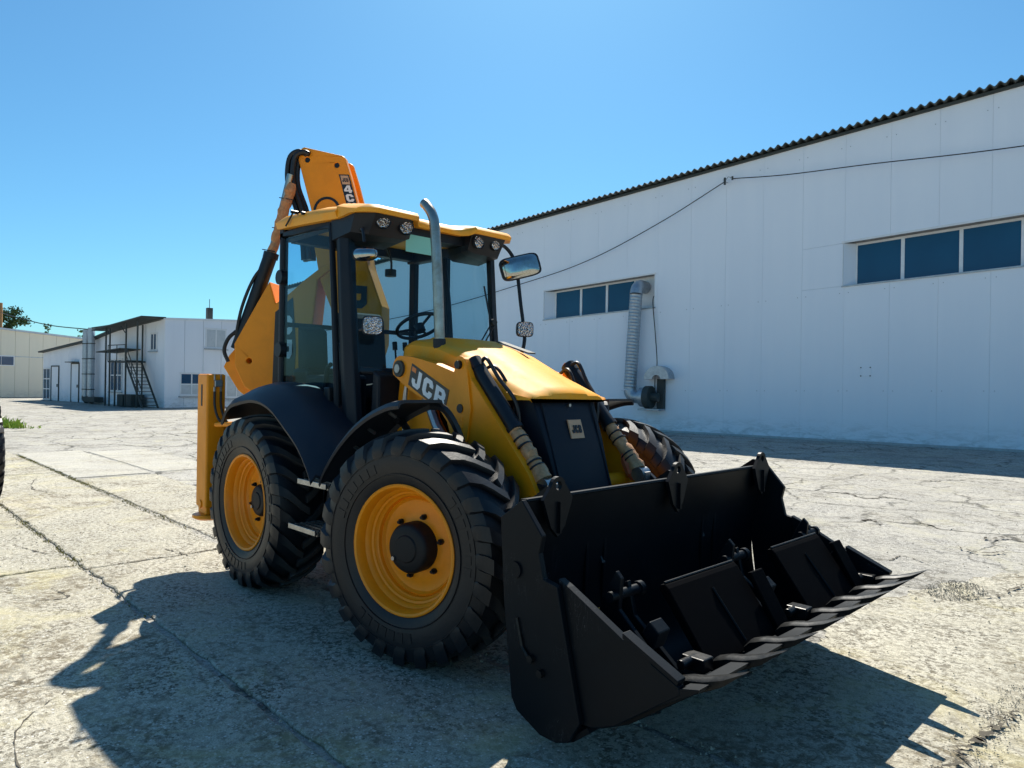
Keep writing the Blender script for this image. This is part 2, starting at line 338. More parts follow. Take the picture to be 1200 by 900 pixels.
GLYPH = {
 'J': ([(.60,1),(.95,1),(.95,.20),(.76,0),(.22,0),(.02,.2),(.02,.42),(.36,.42),(.36,.30),(.42,.25),(.54,.25),(.60,.30)], []),
 'C': ([(.96,.62),(.96,.80),(.77,1),(.21,1),(.02,.80),(.02,.20),(.21,0),(.77,0),(.96,.20),(.96,.38),(.62,.38),(.62,.30),(.57,.24),(.42,.24),(.36,.30),(.36,.70),(.42,.76),(.57,.76),(.62,.70),(.62,.62)], []),
 'B': ([(.02,0),(.76,0),(.96,.18),(.96,.42),(.87,.5),(.96,.58),(.96,.82),(.76,1),(.02,1)], [[(.35,.21),(.58,.21),(.63,.26),(.63,.36),(.58,.41),(.35,.41)],[(.35,.59),(.58,.59),(.63,.64),(.63,.74),(.58,.79),(.35,.79)]]),
 '4': ([(.50,1),(.88,1),(.88,.40),(1,.40),(1,.18),(.88,.18),(.88,0),(.56,0),(.56,.18),(0,.18),(0,.40)], [[(.32,.40),(.56,.40),(.56,.74)]]),
 'X': ([(0,0),(.36,0),(.5,.27),(.64,0),(1,0),(.70,.5),(1,1),(.64,1),(.5,.73),(.36,1),(0,1),(.30,.5)], []),
}
def glyphs(mb, word, quad, spans, v0=.12, v1=.88, th=.003):
    """word written in a quad (TL,TR,BR,BL in 3D); spans are the u ranges of the letters; each letter a raised film"""
    TL, TR, BR, BL = [Vector(q) for q in quad]; nrm = (TR-TL).cross(BL-TL).normalized()
    for ch, (u0, u1) in zip(word, spans):
        def fr(a, y, b):
            u = u0+(u1-u0)*a; v = v0+(v1-v0)*b
            return (BL.lerp(BR, u)).lerp(TL.lerp(TR, u), v) + nrm*y
        mb.plate(GLYPH[ch][0], GLYPH[ch][1], -th, th, fr)
    return mb

# ------------------------------------------------------------------ ground
def gz(x, y): return 0.0
def make_ground():
    g = MB(); xs = [-900,-300,-120,-60,-30,-14,-8,-4,0,3,5,8,14,40,200,900]; ys = [-900,-200,-60,-20,-9,-4,0,4,8,12,20,40,200,900]
    vs = [(x, y, -.018) for y in ys for x in xs]; n = len(xs)
    fs = [(j*n+i, j*n+i+1, (j+1)*n+i+1, (j+1)*n+i) for j in range(len(ys)-1) for i in range(n-1)]
    go = g.add(vs, fs).build('ground', 'ground', fix=False); tag(go, kind='structure')
    rnd = random.Random(3)
    def slab(x0, x1, y0, y1, mat='slab', top=0.0, gap=.012, chip=.012):
        # rounded, chipped border; top sheet subdivided along the edge
        x0 += gap; x1 -= gap; y0 += gap; y1 -= gap
        ring = []
        def edge(ax, ay, bx, by):
            L = math.hypot(bx-ax, by-ay); k = max(4, min(60, int(L/.12)))
            for i in range(k):
                t = i/k; nx, ny = (by-ay)/L, -(bx-ax)/L
                j = -abs(rnd.gauss(0, chip)) - (.03*rnd.random() if rnd.random() < .06 else 0)
                if i == 0: j -= .015
                ring.append((ax+(bx-ax)*t + nx*j, ay+(by-ay)*t + ny*j))
        edge(x0,y0,x1,y0); edge(x1,y0,x1,y1); edge(x1,y1,x0,y1); edge(x0,y1,x0,y0)
        cx, cy = (x0+x1)/2, (y0+y1)/2
        def ins(p, d): return (p[0]+math.copysign(min(d, abs(cx-p[0])), cx-p[0]), p[1]+math.copysign(min(d, abs(cy-p[1])), cy-p[1]))
        b = MB(); dz = top + rnd.uniform(-.003, .003); n = len(ring)
        vs = [(*p, -.03) for p in ring]+[(*p, dz-.008) for p in ring]+[(*ins(p, .012), dz) for p in ring]
        fs = [(i, (i+1)%n, n+(i+1)%n, n+i) for i in range(n)]+[(n+i, n+(i+1)%n, 2*n+(i+1)%n, 2*n+i) for i in range(n)]+[tuple(range(2*n, 3*n))]
        b.add(vs, fs).build('concrete_slab', mat, go)
    def apron(_):
        # one worn cream screed with a ragged border, lower right
        pts = [(3.45,-.62),(3.52,.2),(3.60,1.2),(3.5,2.2),(3.72,3.1),(3.95,3.9),(4.25,4.6),(4.9,5.2),(6.2,5.6),(9.5,6.1),(9.6,-.62)]
        ring = []
        for (ax, ay), (bx, by) in zip(pts, pts[1:]+pts[:1]):
            k = max(2, int(math.hypot(bx-ax, by-ay)/.05))
            for i in range(k):
                t = i/k; ring.append((ax+(bx-ax)*t+rnd.gauss(0,.018)+.04*math.sin(i*.7), ay+(by-ay)*t+(rnd.gauss(0,.015) if ay > -.5 else 0)))
        b = MB(); n = len(ring); b.add([(*p, -.03) for p in ring]+[(*p, -.010) for p in ring], [(i, (i+1)%n, n+(i+1)%n, n+i) for i in range(n)]+[tuple(range(n, 2*n))])
        b.build('cream_screed', 'slab', go)
    rows = [-9.45,-8.2,-6.93,-5.68,-4.43,-3.18,-1.93,-.66]
    cols = [[-20.6,-14.8,-8.85,-2.9,3.2,9.2],[-19,-13,-7,-1,5,11],[-20.6,-14.8,-8.85,-2.9,3.2,9.2],[-21,-15.2,-9.3,-4.0,1.9,7.9],[-20.0,-14.4,-8.6,-2.2,3.9,9.9],[-18,-12.3,-9.0,-1.62,4.6,10.6],[-16.6,-12.6,-10.55,-8.85,-1.42,5.2,11.2]]
    for k in range(len(rows)-1):
        c = cols[k]
        for i in range(len(c)-1): slab(c[i], c[i+1], rows[k], rows[k+1])
    # pale slabs on the other side of the long joint
    slab(-13.0, -7.9, -.62, .62, 'paleslab', -.002); slab(-12.6, -8.0, .66, 1.9, 'paleslab', -.004)
    slab(-7.7, -1.9, -.62, .62, 'slab', -.003); slab(-1.85, 3.40, -.62, .62, 'slab', -.005); apron(slab)
    return go
GROUND = make_ground()

def moss():
    rnd = random.Random(11); b = MB()
    def tuft(x, y, s, h, n):
        for _ in range(n):
            a = rnd.uniform(0, 6.28); r = rnd.random()**.5*s; px, py = x+r*math.cos(a), y+r*math.sin(a)
            t = rnd.uniform(0, 6.28); w = h*.12+.002; hh = h*rnd.uniform(.4, 1.2); lx, ly = rnd.gauss(0, hh*.45), rnd.gauss(0, hh*.45)
            z = -.016; dx, dy = w*math.cos(t), w*math.sin(t)
            b.add([(px-dx,py-dy,z),(px+dx,py+dy,z),(px+lx*.5+dx*.7,py+ly*.5+dy*.7,z+hh*.6),(px+lx,py+ly,z+hh),(px+lx*.5-dx*.7,py+ly*.5-dy*.7,z+hh*.6)], [(0,1,2,3,4)])
    for x0, x1, y, dens in ((-12.5,-6.2,-.64,34),(-6.2,-2.6,-.65,14),(-5.6,-1.6,-1.93,22),(-1.6,.3,-1.94,6)):
        x = x0
        while x < x1:
            tuft(x, y+rnd.gauss(0,.015), .05, rnd.uniform(.015,.035), dens//2); x += rnd.uniform(.04, .16)
    for y0, y1, x in ((-1.9,-.7,-8.85),(-1.9,-.7,-10.5),(-1.2,-.7,-1.5),(-3.1,-2.0,-1.65)):
        y = y0
        while y < y1: tuft(x+rnd.gauss(0,.02), y, .05, .02, 6); y += rnd.uniform(.03,.1)
    o = b.build('joint_weeds', 'drymoss', fix=False, kind='stuff'); tag(o, 'yellowish weeds and moss growing in the joints between slabs', 'weeds')
    g = MB(); b = g
    for _ in range(260):
        t = rnd.random(); x = -27.5 + t*4.2 + rnd.gauss(0, .8); y = -1.3 + t*1.9 + rnd.gauss(0, .35)
        tuft(x, y, .25, rnd.uniform(.10, .30), 16)
    o = g.build('grass_patch', 'leaf', fix=False, kind='stuff'); tag(o, 'bright green grass tuft at the left edge beyond the slabs', 'grass')
moss()
def yard_cracks():
    rnd = random.Random(8)
    lines = [([(.88,8.07),(1.16,8.28),(1.59,7.99),(1.77,8.36),(2.2,8.25)],.05), ([(2.24,5.9),(2.28,6.12),(2.5,5.87)],.05), ([(2.71,6.21),(2.8,6.4),(3.04,6.19)],.045), ([(2.03,6.09),(1.97,5.94)],.04),
      ([(3.91,6.07),(3.74,6.14),(3.63,5.87),(3.52,6.01)],.04), ([(1.18,11.19),(1.61,11.17),(1.9,11.73),(2.55,11.83)],.06), ([(4.78,.99),(4.73,.82),(4.73,.59),(4.68,.36),(4.68,.1),(4.55,-.3)],.035),
      ([(2.85,3.96),(3.17,3.96),(3.22,4.29),(3.69,3.93)],.022), ([(3.47,5.16),(3.74,5.0),(3.92,5.39)],.03), ([(-1.2,8.09),(-.78,8.26),(-.54,8.76)],.05), ([(3.9,2.9),(4.2,3.3),(4.3,3.9),(4.5,4.3)],.025), ([(1.0,7.0),(1.8,7.1),(2.9,7.6),(3.4,7.4)],.025), ([(2.6,3.2),(3.1,3.0),(3.6,3.5),(4.1,3.4)],.014),
      ([(-.94,-2.27),(-.6,-2.23),(-.65,-2.43)],.02), ([(-1.94,-1.21),(-1.5,-1.12),(-1.16,-1.08)],.016), ([(-2.78,-2.2),(-2.4,-2.1),(-2.18,-2.03)],.018), ([(-8.5,-1.0),(-7.0,-1.35),(-6.2,-1.2)],.02), ([(1.2,-2.6),(1.6,-2.9),(2.4,-2.95)],.008)]
    for pts, w in lines:
        p = bez([(x, y, 0) for x, y in pts], 16); L = []; Rr = []
        for i, q in enumerate(p):
            t = (p[min(i+1,len(p)-1)]-p[max(i-1,0)]).normalized(); n = Vector((-t.y, t.x, 0)); e = math.sin(math.pi*(i+.5)/len(p))**.6
            j = Vector((rnd.gauss(0,w*.5), rnd.gauss(0,w*.5), 0)); ww = w*e*rnd.choice((.12,.3,.6,.9,1.3))
            L.append(q+j+n*ww/2); Rr.append(q+j-n*ww*rnd.uniform(.3,.7))
        vs = []; z = .006
        for a, b in zip(L, Rr):
            zz = .0045 if (a.y < -.62 or a.x > 3.4) else -.010
            vs += [(a.x,a.y,zz),(b.x,b.y,zz)]
        fs = [(2*i,2*i+1,2*i+3,2*i+2) for i in range(len(p)-1)]
        MB().add(vs, fs).build('crack', 'crackdirt', GROUND, fix=False)
    # pothole with loose fill
    c = (3.93, 3.25); n = 40; ring = [(c[0]+math.cos(2*math.pi*k/n)*.20*rnd.uniform(.75,1.15), c[1]+math.sin(2*math.pi*k/n)*.36*rnd.uniform(.75,1.15)) for k in range(n)]
    b = MB()
    for _ in range(1300):
        a = rnd.uniform(0,6.28); q = rnd.random()**.6; x, y = c[0]+math.cos(a)*.21*q, c[1]+math.sin(a)*.38*q; s_ = rnd.uniform(.003,.009)
        if _ > 700: x, y, s_ = 4.72+rnd.gauss(0,.05), rnd.uniform(-.3,1.3), s_*.7
        b.add([(x+s_*math.cos(a+k*2.09), y+s_*math.sin(a+k*2.09), -.005) for k in range(3)]+[(x,y,-.003+s_*.9)], [(0,1,3),(1,2,3),(2,0,3)])
    tag(b.build('pothole_rubble', 'gritstone', fix=False, kind='stuff'), 'crumbled rubble filling the pothole and the broken joint at lower right', 'rubble')
yard_cracks()
def grit():
    rnd = random.Random(21); b = MB()
    for _ in range(9000):
        # denser along joints and in worn patches
        if rnd.random() < .35:
            x = rnd.uniform(-9, 5); y = rnd.choice((-3.18, -1.93, -.65)) + rnd.gauss(0, .06)
        else:
            t = rnd.random(); x = rnd.uniform(-9, 5.4); y = rnd.uniform(-3.4, 9)
        s_ = rnd.uniform(.003, .009) if rnd.random() < .93 else rnd.uniform(.009, .018)
        a = rnd.uniform(0, 6.28); z = .0 if y < -.62 or x > 3.7 else -.016
        if -.62 < y < .62 and x < 3.4: z = -.004
        p = [(x+s_*math.cos(a+k*2.09)*rnd.uniform(.6,1.2), y+s_*math.sin(a+k*2.09)*rnd.uniform(.6,1.2), z-.003) for k in range(3)]
        b.add(p+[(x+rnd.gauss(0,s_*.2), y+rnd.gauss(0,s_*.2), z+s_*rnd.uniform(.5,.9))], [(0,1,3),(1,2,3),(2,0,3)])
    tag(b.build('loose_grit', 'gritstone', fix=False, kind='stuff'), 'loose stone grit and chips scattered over the worn concrete', 'gravel')
grit()

# ------------------------------------------------------------------ right-hand building
WO = Vector((-7.9235, 19.0798)); WD = Vector((.98830241, .15250687)); WN = Vector((.15250687, -.98830241))   # WN points out to the yard
def wz(u, z): return z*(1+.0105*u)
def wf(u, o, z):                       # along wall, out from wall, height
    p = WO + WD*u + WN*o; return (p.x, p.y, wz(u, z))
def wbox(b, u0, u1, o0, o1, z0, z1):
    vs = [wf(u0,o0,z0),wf(u1,o0,z0),wf(u1,o1,z0),wf(u0,o1,z0),wf(u0,o0,z1),wf(u1,o0,z1),wf(u1,o1,z1),wf(u0,o1,z1)]
    return b.add(vs, [(0,3,2,1),(4,5,6,7),(0,1,5,4),(1,2,6,5),(2,3,7,6),(3,0,4,7)])
def right_building():
    root = empty('warehouse', (WO.x, WO.y, 0), label='long white panelled warehouse with two strip windows on the right', cat='building')
    loc = Vector((WO.x, WO.y, 0))
    def part(b, name, mat, parent=root, **k):
        b.v = [tuple(Vector(p)-loc) for p in b.v]; return b.build(name, mat, parent, **k)
    H = 9.42
    u0 = 7.36 - 1.3*26
    wins = [(4.72, 12.0, 4.76, 6.08), (-6.92, -1.86, 4.76, 6.05)]
    part(wbox(MB(), u0, 24, -14, -.03, .0, 4.6), 'wall_core', 'galv'); part(wbox(MB(), u0, 24, -14, -.03, 6.2, H-.05), 'wall_core', 'galv'); part(wbox(MB(), u0, 24, -14, -.46, 4.6, 6.2), 'wall_core', 'galv')
    rnd = random.Random(5); sc = MB()
    k = 0; u = u0
    while u < 23:
        a, c = u+.0015, u+1.3-.0015; o = rnd.uniform(-.0015, .0025)
        spans = [(a, c, .02, H)]
        for (w0, w1, z0, z1) in wins:
            out = []
            for (p, q, r, t) in spans:
                if q <= w0 or p >= w1: out.append((p, q, r, t)); continue
                out.append((p, q, r, z0)); out.append((p, q, z1, t))
                if p < w0: out.append((p, w0, z0+.004, z1-.004))
                if q > w1: out.append((w1, q, z0+.004, z1-.004))
            spans = out
        for (p, q, r, t) in spans:
            part(wbox(MB(), p, q, -.45 if (r > 4 and t < 7) else (-.028 if t-r > 2 else -.45), o, r, t), 'wall_panel', 'panel', bevel=.003, seg=1)
        for zz in (1.55, 4.55, 9.0):
            for du in (.13, 1.17):
                uu = u+du
                c_ = Vector(wf(uu, .004, zz)); e = Vector(wf(uu, .02, zz)); sc.cyl(c_, e, .014, 6)
        u += 1.3
    part(sc, 'panel_screw', 'galv', kind='stuff')
    # base flashing
    part(wbox(MB(), u0, 24, .0, .03, -.02, .05), 'base_flashing', 'galv')
    # roof sheets: corrugated, overhanging
    pitch = .245
    u = u0-.3; 
    while u < 24:
        b = MB(); n = 5*10; top = []; bot = []; end = u+pitch*5+.03; rr = []
        for i in range(n+1):
            uu = u+(end-u)*i/n; h = .045*math.cos(2*math.pi*(uu)/pitch)
            rr.append((uu, h))
        dz = rnd.uniform(0, .012)
        for o in (.30+rnd.uniform(-.015,.015), -6, -14):
            rise = (.30-o)*.10
            b_ = [wf(uu, o, H+.10+h+dz+rise) for uu, h in rr]; t_ = [wf(uu, o, H+.125+h+dz+rise) for uu, h in rr]
            top.append(t_); bot.append(b_)
        rings = [bot[j]+top[j][::-1] for j in range(3)]
        b.loft(rings); part(b, 'roof_sheet', 'cement', smooth=35); u += pitch*5
    part(wbox(MB(), u0, 24, -.02, .12, H-.02, H+.05), 'eaves_board', 'darkmetal', bevel=.006, seg=1)
    # windows
    for wi, (w0, w1, z0, z1) in enumerate(wins):
        back = -.36
        b = MB(); f = .07
        cuts = [w0+.06, 6.36, 7.9, 9.4, 10.9, w1-.06] if wi == 0 else [w0+.32, -5.33, -4.12, -2.86, w1-.03]
        cuts[0] = w0+.30 if wi == 0 else cuts[0]
        wbox(b, w0-.02, w1+.02, back-.03, back, z0, z0+f); wbox(b, w0-.02, w1+.02, back-.03, back, z1-f, z1)
        for c in cuts: wbox(b, c-.05, c+.05, back-.03, back-.002, z0+f, z1-f)
        fr = part(b, 'window', 'frame')
        for i in range(len(cuts)-1):
            if wi == 1 and i == 3:
                part(wbox(MB(), cuts[i]+.05, cuts[i+1]-.05, back-.045, back-.02, z0+f, z1-f), 'blanking_panel', 'frame', fr); continue
            part(wbox(MB(), cuts[i]+.05, cuts[i+1]-.05, back-.05, back-.025, z0+f, z1-f), 'pane', 'winglass', fr)
        # reveal lining and sill
        b = MB()
        wbox(b, w0-.01, w0+.004, -.36, .03, z0, z1); wbox(b, w1-.004, w1+.01, -.36, .03, z0, z1)
        part(b, 'reveal', 'frame'); b = MB(); q = [(w0+.006,.0),(w0+.006,-.355),(w0+.30,-.355),(w0+.285,-.335)]
        b.loft([[wf(a, o, z) for a, o in q] for z in (z0+.004, z1-.004)]); part(b, 'splayed_reveal', 'panel')
        b = MB(); part(wbox(MB(), w0-.04, w1+.04, -.36, .05, z0-.03, z0+.012), 'sill', 'galv')
        b = MB(); wbox(b, w0-.05, w1+.05, .0, .014, z1, z1+.06); part(b, 'head_trim', 'frame')
        if wi == 1:
            b = MB(); b.lathe([(0,-.05),(.2,-.05),(.26,0),(.2,.05),(0,.05)], 20)
            # pale round thing seen behind the glass
    # interior patch plate on panel
    b = MB(); wbox(b, 5.27, 5.58, .0, .018, 1.98, 2.27); part(b, 'cover_plate', 'panel', bevel=.004)
    b = MB()
    for du in (.02, .29):
        for z in (2.0, 2.25): b.cyl(wf(5.27+du, .016, z), wf(5.27+du, .035, z), .02, 8)
    part(b, 'cover_plate_bolts', 'darkmetal')
    return root
WAREHOUSE = right_building()

def wall_things():
    # spiral duct with elbows
    du = empty('ventilation_duct', wf(-2.5, 0, 1.2), label='galvanised spiral duct running down the warehouse wall beside the strip window', cat='duct'); L = Vector(du.location)
    def part(b, name, mat, parent=du, org=L, **k):
        b.v = [tuple(Vector(p)-org) for p in b.v]; return b.build(name, mat, parent, **k)
    r = .235; top = 5.15; bot = 1.55; ut, ub = -2.42, -2.62
    path = []; rad = []; n = 150
    for i in range(n+1):
        t = i/n; path.append(wf(ut+(ub-ut)*t, .42, (top+(bot-top)*t)/(1+.0105*(ut+(ub-ut)*t)))); rad.append(r*(1+(.05 if i % 5 == 0 else 0)))
    part(MB().tube(path, rad, 22), 'duct_pipe', 'galv', smooth=50)
    def elbow(c, a0, a1, R0, flip, name):
        pts = []
        for i in range(5):
            a = R(a0+(a1-a0)*i/4); pts.append(wf(c[0]+flip[0]*R0*math.cos(a), c[1]+flip[1]*R0*math.cos(a), (c[2]+R0*math.sin(a))/(1-.026)))
        b = MB().tube(pts, r*1.03, 22); part(b, name, 'galv', smooth=25)
    elbow((ut, .42-.34, top+.0), 0, 90, .34, (0.0, 1), 'upper_elbow')
    b = MB().cyl(wf(ut, .10, 5.64), wf(ut, -.34, 5.64), r*1.02, 22); part(b, 'window_spigot', 'galv', smooth=40)
    elbow((ub+.28, .42, bot), 180, 270, .28, (1, 0), 'lower_elbow')
    b = MB().cyl(wf(ub+.28, .42, 1.30), wf(ub+.45, .42, 1.30), r*1.02, 22); part(b, 'fan_spigot', 'galv', smooth=40)
    # fan
    fn = empty('extractor_fan', wf(-1.75, 0, 1.0), label='round dark extractor fan on the warehouse wall at the foot of the duct', cat='fan'); L2 = Vector(fn.location)
    b = MB(); c = Vector(wf(-1.95, .42, 1.16))
    b.cyl(wf(-2.16, .42, 1.30), wf(-1.95, .42, 1.30), .36, 24); part(b, 'fan_housing', 'galv', fn, L2, smooth=30)
    b = MB().cyl(wf(-1.95, .42, 1.30), wf(-1.72, .42, 1.30), .42, 24); part(b, 'flange', 'darkmetal', fn, L2, smooth=30)
    b = MB(); wbox(b, -1.62, -1.35, .0, .20, .85, 2.0); part(b, 'bracket', 'darkmetal', fn, L2, bevel=.01)
    b = MB().cyl(wf(-1.74, .42, 1.30), wf(-1.45, .42, 1.30), .17, 16); part(b, 'motor', 'darkmetal', fn, L2, smooth=30)
    b = MB(); wbox(b, -2.2, -1.35, .0, .6, .80, .86); part(b, 'shelf', 'galv', fn, L2, bevel=.006)
    # half-round hood above
    hd = empty('weather_hood', wf(-1.2, 0, 1.9), label='half-round sheet metal hood above the extractor fan', cat='hood'); L3 = Vector(hd.location)
    def hoodpts(rad): return [(math.cos(R(a))*rad, math.sin(R(a))*rad) for a in range(0, 181, 9)]
    hc = -1.50; hz_ = 1.98
    fr = lambda a_, y, z: wf(hc+a_, y, hz_+z)
    arch = hoodpts(.50) + [(-.16,0)] + [(math.cos(R(q))*.16, math.sin(R(q))*.16) for q in range(162, 0, -18)] + [(.16,0)]
    b = MB().plate([(x, z) for x, z in arch], [], .50, .53, fr); part(b, 'hood_face', 'galv', hd, L3)
    ring = hoodpts(.50) + hoodpts(.48)[::-1]
    b = MB().prism(ring, .0, .50, fr); part(b, 'hood_band', 'galv', hd, L3, smooth=35)
    # cables
    def cable(pts, label, r=.017, n=14):
        p = bez(pts, n); o = MB().tube([q for q in p], r, 6); org = Vector(pts[0]); o.v = [tuple(Vector(q)-org) for q in o.v]
        ob = o.build('cable', 'rubber_hose', None, smooth=True, loc=org); tag(ob, label, 'cable')
    cable([wf(.9, .25, 8.85), wf(-1.5, .25, 7.95), wf(-4.5, .25, 7.05), wf(-7.72, .25, 6.55), wf(-14, .25, 5.9), wf(-24, .2, 5.6)], 'thin black cable drooping left from the wall insulator across the warehouse')
    cable([wf(1.15, .25, 8.88), wf(3, .25, 8.55), wf(5.5, .25, 8.25), wf(9.4, .25, 7.78), wf(16, .25, 7.3), wf(23, .2, 7.1)], 'thin black cable running right from the wall insulator towards the frame edge')
    cable([wf(-1.95, -.3, 5.3), wf(-1.9, .06, 5.0), wf(-1.75, .12, 3.7), wf(-1.6, .25, 2.6), wf(-1.6, .4, 2.1), wf(-1.55, .5, 1.5)], 'thin dark power cord hanging from the window to the extractor fan', .018)
    ins = empty('insulator_bracket', wf(1.0, 0, 8.9), label='small steel insulator bracket where two cables meet under the eaves', cat='bracket'); L4 = Vector(ins.location)
    b = MB(); b.tube([wf(.88,.0,8.86), wf(.88,.25,8.86), wf(1.0,.26,8.98), wf(1.12,.25,8.93), wf(1.15,.0,8.93)], .014, 6); part(b, 'hook', 'steel', ins, L4)
    b = MB(); b.cyl(wf(.88,.25,8.74), wf(.88,.25,8.98), .04, 8); b.cyl(wf(1.15,.25,8.84), wf(1.15,.25,8.96), .035, 8); part(b, 'insulator', 'darkmetal', ins, L4)
wall_things()

# ------------------------------------------------------------------ left building (white, with outside stair)
LO = Vector((-37.765, 10.401)); LD = Vector((-.99023188, -.13943035)); LF = Vector((-.13943035, .99023188))   # LD along the long side, LF along the facade
def left_building():
    root = empty('workshop_building', (LO.x, LO.y, 0), label='white two-storey workshop with outside steel stair left of the loader', cat='building')
    O = Vector((LO.x, LO.y, 0))
    def lf(u, o, z):      # along long side, out (towards yard), height
        p = LO + LD*u - LF*o; return (p.x, p.y, z)
    def ff(v, o, z):      # along facade, out (towards camera)
        p = LO + LF*v - LD*o; return (p.x, p.y, z)
    def bx(fr, a0, a1, o0, o1, z0, z1, b=None):
        b = b or MB(); vs = [fr(a0,o0,z0),fr(a1,o0,z0),fr(a1,o1,z0),fr(a0,o1,z0),fr(a0,o0,z1),fr(a1,o0,z1),fr(a1,o1,z1),fr(a0,o1,z1)]
        return b.add(vs, [(0,3,2,1),(4,5,6,7),(0,1,5,4),(1,2,6,5),(2,3,7,6),(3,0,4,7)])
    def part(b, name, mat, parent=root, **k):
        b.v = [tuple(Vector(p)-O) for p in b.v]; return b.build(name, mat, parent, **k)
    prof = [(0, 5.15), (6.3, 4.68), (9.8, 4.15), (18.5, 3.48)]
    def hz(u):
        for (a, ha), (c, hc) in zip(prof, prof[1:]):
            if u <= c: return ha+(hc-ha)*(u-a)/(c-a)
        return prof[-1][1]
    # side wall panels
    u = 0
    while u < 18.45:
        e = min(u+1.156, 18.5); b = MB()
        pts = [(u+.012, 0), (e-.012, 0), (e-.012, hz(e)), (u+.012, hz(u))]
        vs = [lf(a, 0, z) for a, z in pts]+[lf(a, -.2, z) for a, z in pts]
        b.add(vs, [(0,1,2,3),(7,6,5,4),(0,4,5,1),(1,5,6,2),(2,6,7,3),(3,7,4,0)]); part(b, 'wall_panel', 'panel_small'); u = e
    b = MB(); pts = [(0.02, 0), (18.48, 0)]+[(a, h-.02) for a, h in prof[::-1]]
    b.loft([[lf(min(max(a,.02),18.48), -.205, z) for a, z in pts], [lf(min(max(a,.22),18.48), -12, z) for a, z in pts]]); part(b, 'wall_core', 'panel_small')
    # facade panels, seams every ~1.16 m
    v = .0
    while v < 10.3:
        e = v+1.16; b = MB(); h0, h1 = 5.15+.055*v, 5.15+.055*e
        pts = [(v+.012, 0), (e-.012, 0), (e-.012, h1), (v+.012, h0)]
        vs = [ff(a, 0.02, z) for a, z in pts]+[ff(a, -.2, z) for a, z in pts]
        b.add(vs, [(0,1,2,3),(7,6,5,4),(0,4,5,1),(1,5,6,2),(2,6,7,3),(3,7,4,0)]); part(b, 'wall_panel', 'panel_small'); v = e
    b = MB(); vs = [ff(-.1,.08,5.12), ff(10.5,.08,5.70), ff(10.5,.08,5.82), ff(-.1,.08,5.24)]; vs += [ff(a,-.3,z) for a, z in ((-.1,5.12),(10.5,5.70),(10.5,5.82),(-.1,5.24))]
    b.add(vs, [(0,1,2,3),(7,6,5,4),(0,4,5,1),(1,5,6,2),(2,6,7,3),(3,7,4,0)]); part(b, 'parapet_cap', 'frame')
    # dark roof edge along the long side
    for (a, ha), (c, hc) in zip(prof, prof[1:]):
        b = MB(); o1 = .35
        vs = [lf(a, -.4, ha), lf(c, -.4, hc), lf(c, o1, hc), lf(a, o1, ha)]; vs += [(x, y, z+.10) for x, y, z in vs]
        b.add(vs, [(0,3,2,1),(4,5,6,7),(0,1,5,4),(1,2,6,5),(2,3,7,6),(3,0,4,7)]); part(b, 'roof_edge', 'darkmetal')
    def window(fr, a0, a1, z0, z1, cols, rows, pm='winglass', o=.03, bright=None):
        f = MB(); t = .07
        bx(fr, a0-t, a1+t, 0.015, o+.02, z0-t, z0, f); bx(fr, a0-t, a1+t, 0.015, o+.02, z1, z1+t, f)
        for i in range(cols+1): a = a0+(a1-a0)*i/cols; bx(fr, a-t/2, a+t/2, 0.015, o+.02, z0, z1, f)
        for j in range(1, rows): z = z0+(z1-z0)*j/rows; bx(fr, a0, a1, .015, o+.015, z-t/2, z+t/2, f)
        w = part(f, 'window', 'frame')
        for i in range(cols):
            for j in range(rows):
                a, c = a0+(a1-a0)*i/cols+t/2, a0+(a1-a0)*(i+1)/cols-t/2; p, q = z0+(z1-z0)*j/rows+.03, z0+(z1-z0)*(j+1)/rows-.03
                part(bx(fr, a, c, .01, .03, p, q), 'pane', bright[(i, j)] if bright and (i, j) in bright else pm, w)
        part(bx(fr, a0-.12, a1+.12, .02, .16, z0-.14, z0-.08), 'sill', 'galv', w)
    window(ff, 2.48, 3.75, 3.66, 4.78, 2, 1, 'palepane')
    window(ff, .95, 2.95, .76, 2.02, 3, 2, 'winglass', bright={(0,0):'palepane',(1,0):'palepane',(2,0):'palepane',(2,1):'palepane'})
    window(ff, 3.85, 5.2, .62, 1.95, 2, 1, 'palepane')
    window(ff, 6.2, 8.2, .62, 1.95, 3, 2)
    window(lf, 5.45, 7.0, .9, 2.85, 3, 2, 'winglass')
    window(lf, .95, 1.65, 3.4, 4.35, 2, 1, 'winglass')
    window(lf, 17.05, 18.3, .1, 2.3, 2, 3, 'winglass')
    for a0, a1, h, sub in ((12.0, 13.2, 2.62, 0), (15.5, 16.75, 2.45, 1)):
        f = MB(); bx(lf, a0-.08, a0, .01, .06, 0, h, f); bx(lf, a1, a1+.08, .01, .06, 0, h, f); bx(lf, a0-.08, a1+.08, .01, .06, h, h+.08, f)
        d = part(f, 'door', 'darkmetal'); part(bx(lf, a0, a1, .005, .035, .03, h), 'door_leaf', 'panel_small', d); part(bx(lf, a0+.12, a0+.18, .035, .09, 1.0, 1.2), 'handle', 'darkmetal', d)
    part(bx(lf, 12.0, 13.4, .01, .4, 2.72, 2.78), 'door_canopy', 'darkmetal')
    # external twin ducts
    for a in (9.75, 8.95):
        d = empty('flue_duct', lf(a, .45, 0), label='%s of the two tall grey ducts on the side of the white workshop' % ('left one' if a > 9 else 'right one'), cat='duct', group='ducts on the workshop wall')
        O2 = Vector(d.location)
        b = MB().tube([lf(a, .45, .45), lf(a, .45, 4.85 if a > 9 else 4.95)], .21, 14); b.v = [tuple(Vector(p)-O2) for p in b.v]; b.build('duct_pipe', 'galv', d, smooth=40)
        b = MB()
        for z in (.9, 1.9, 2.9, 3.9): b.cyl(lf(a, .45, z), lf(a, .45, z+.06), .235, 14)
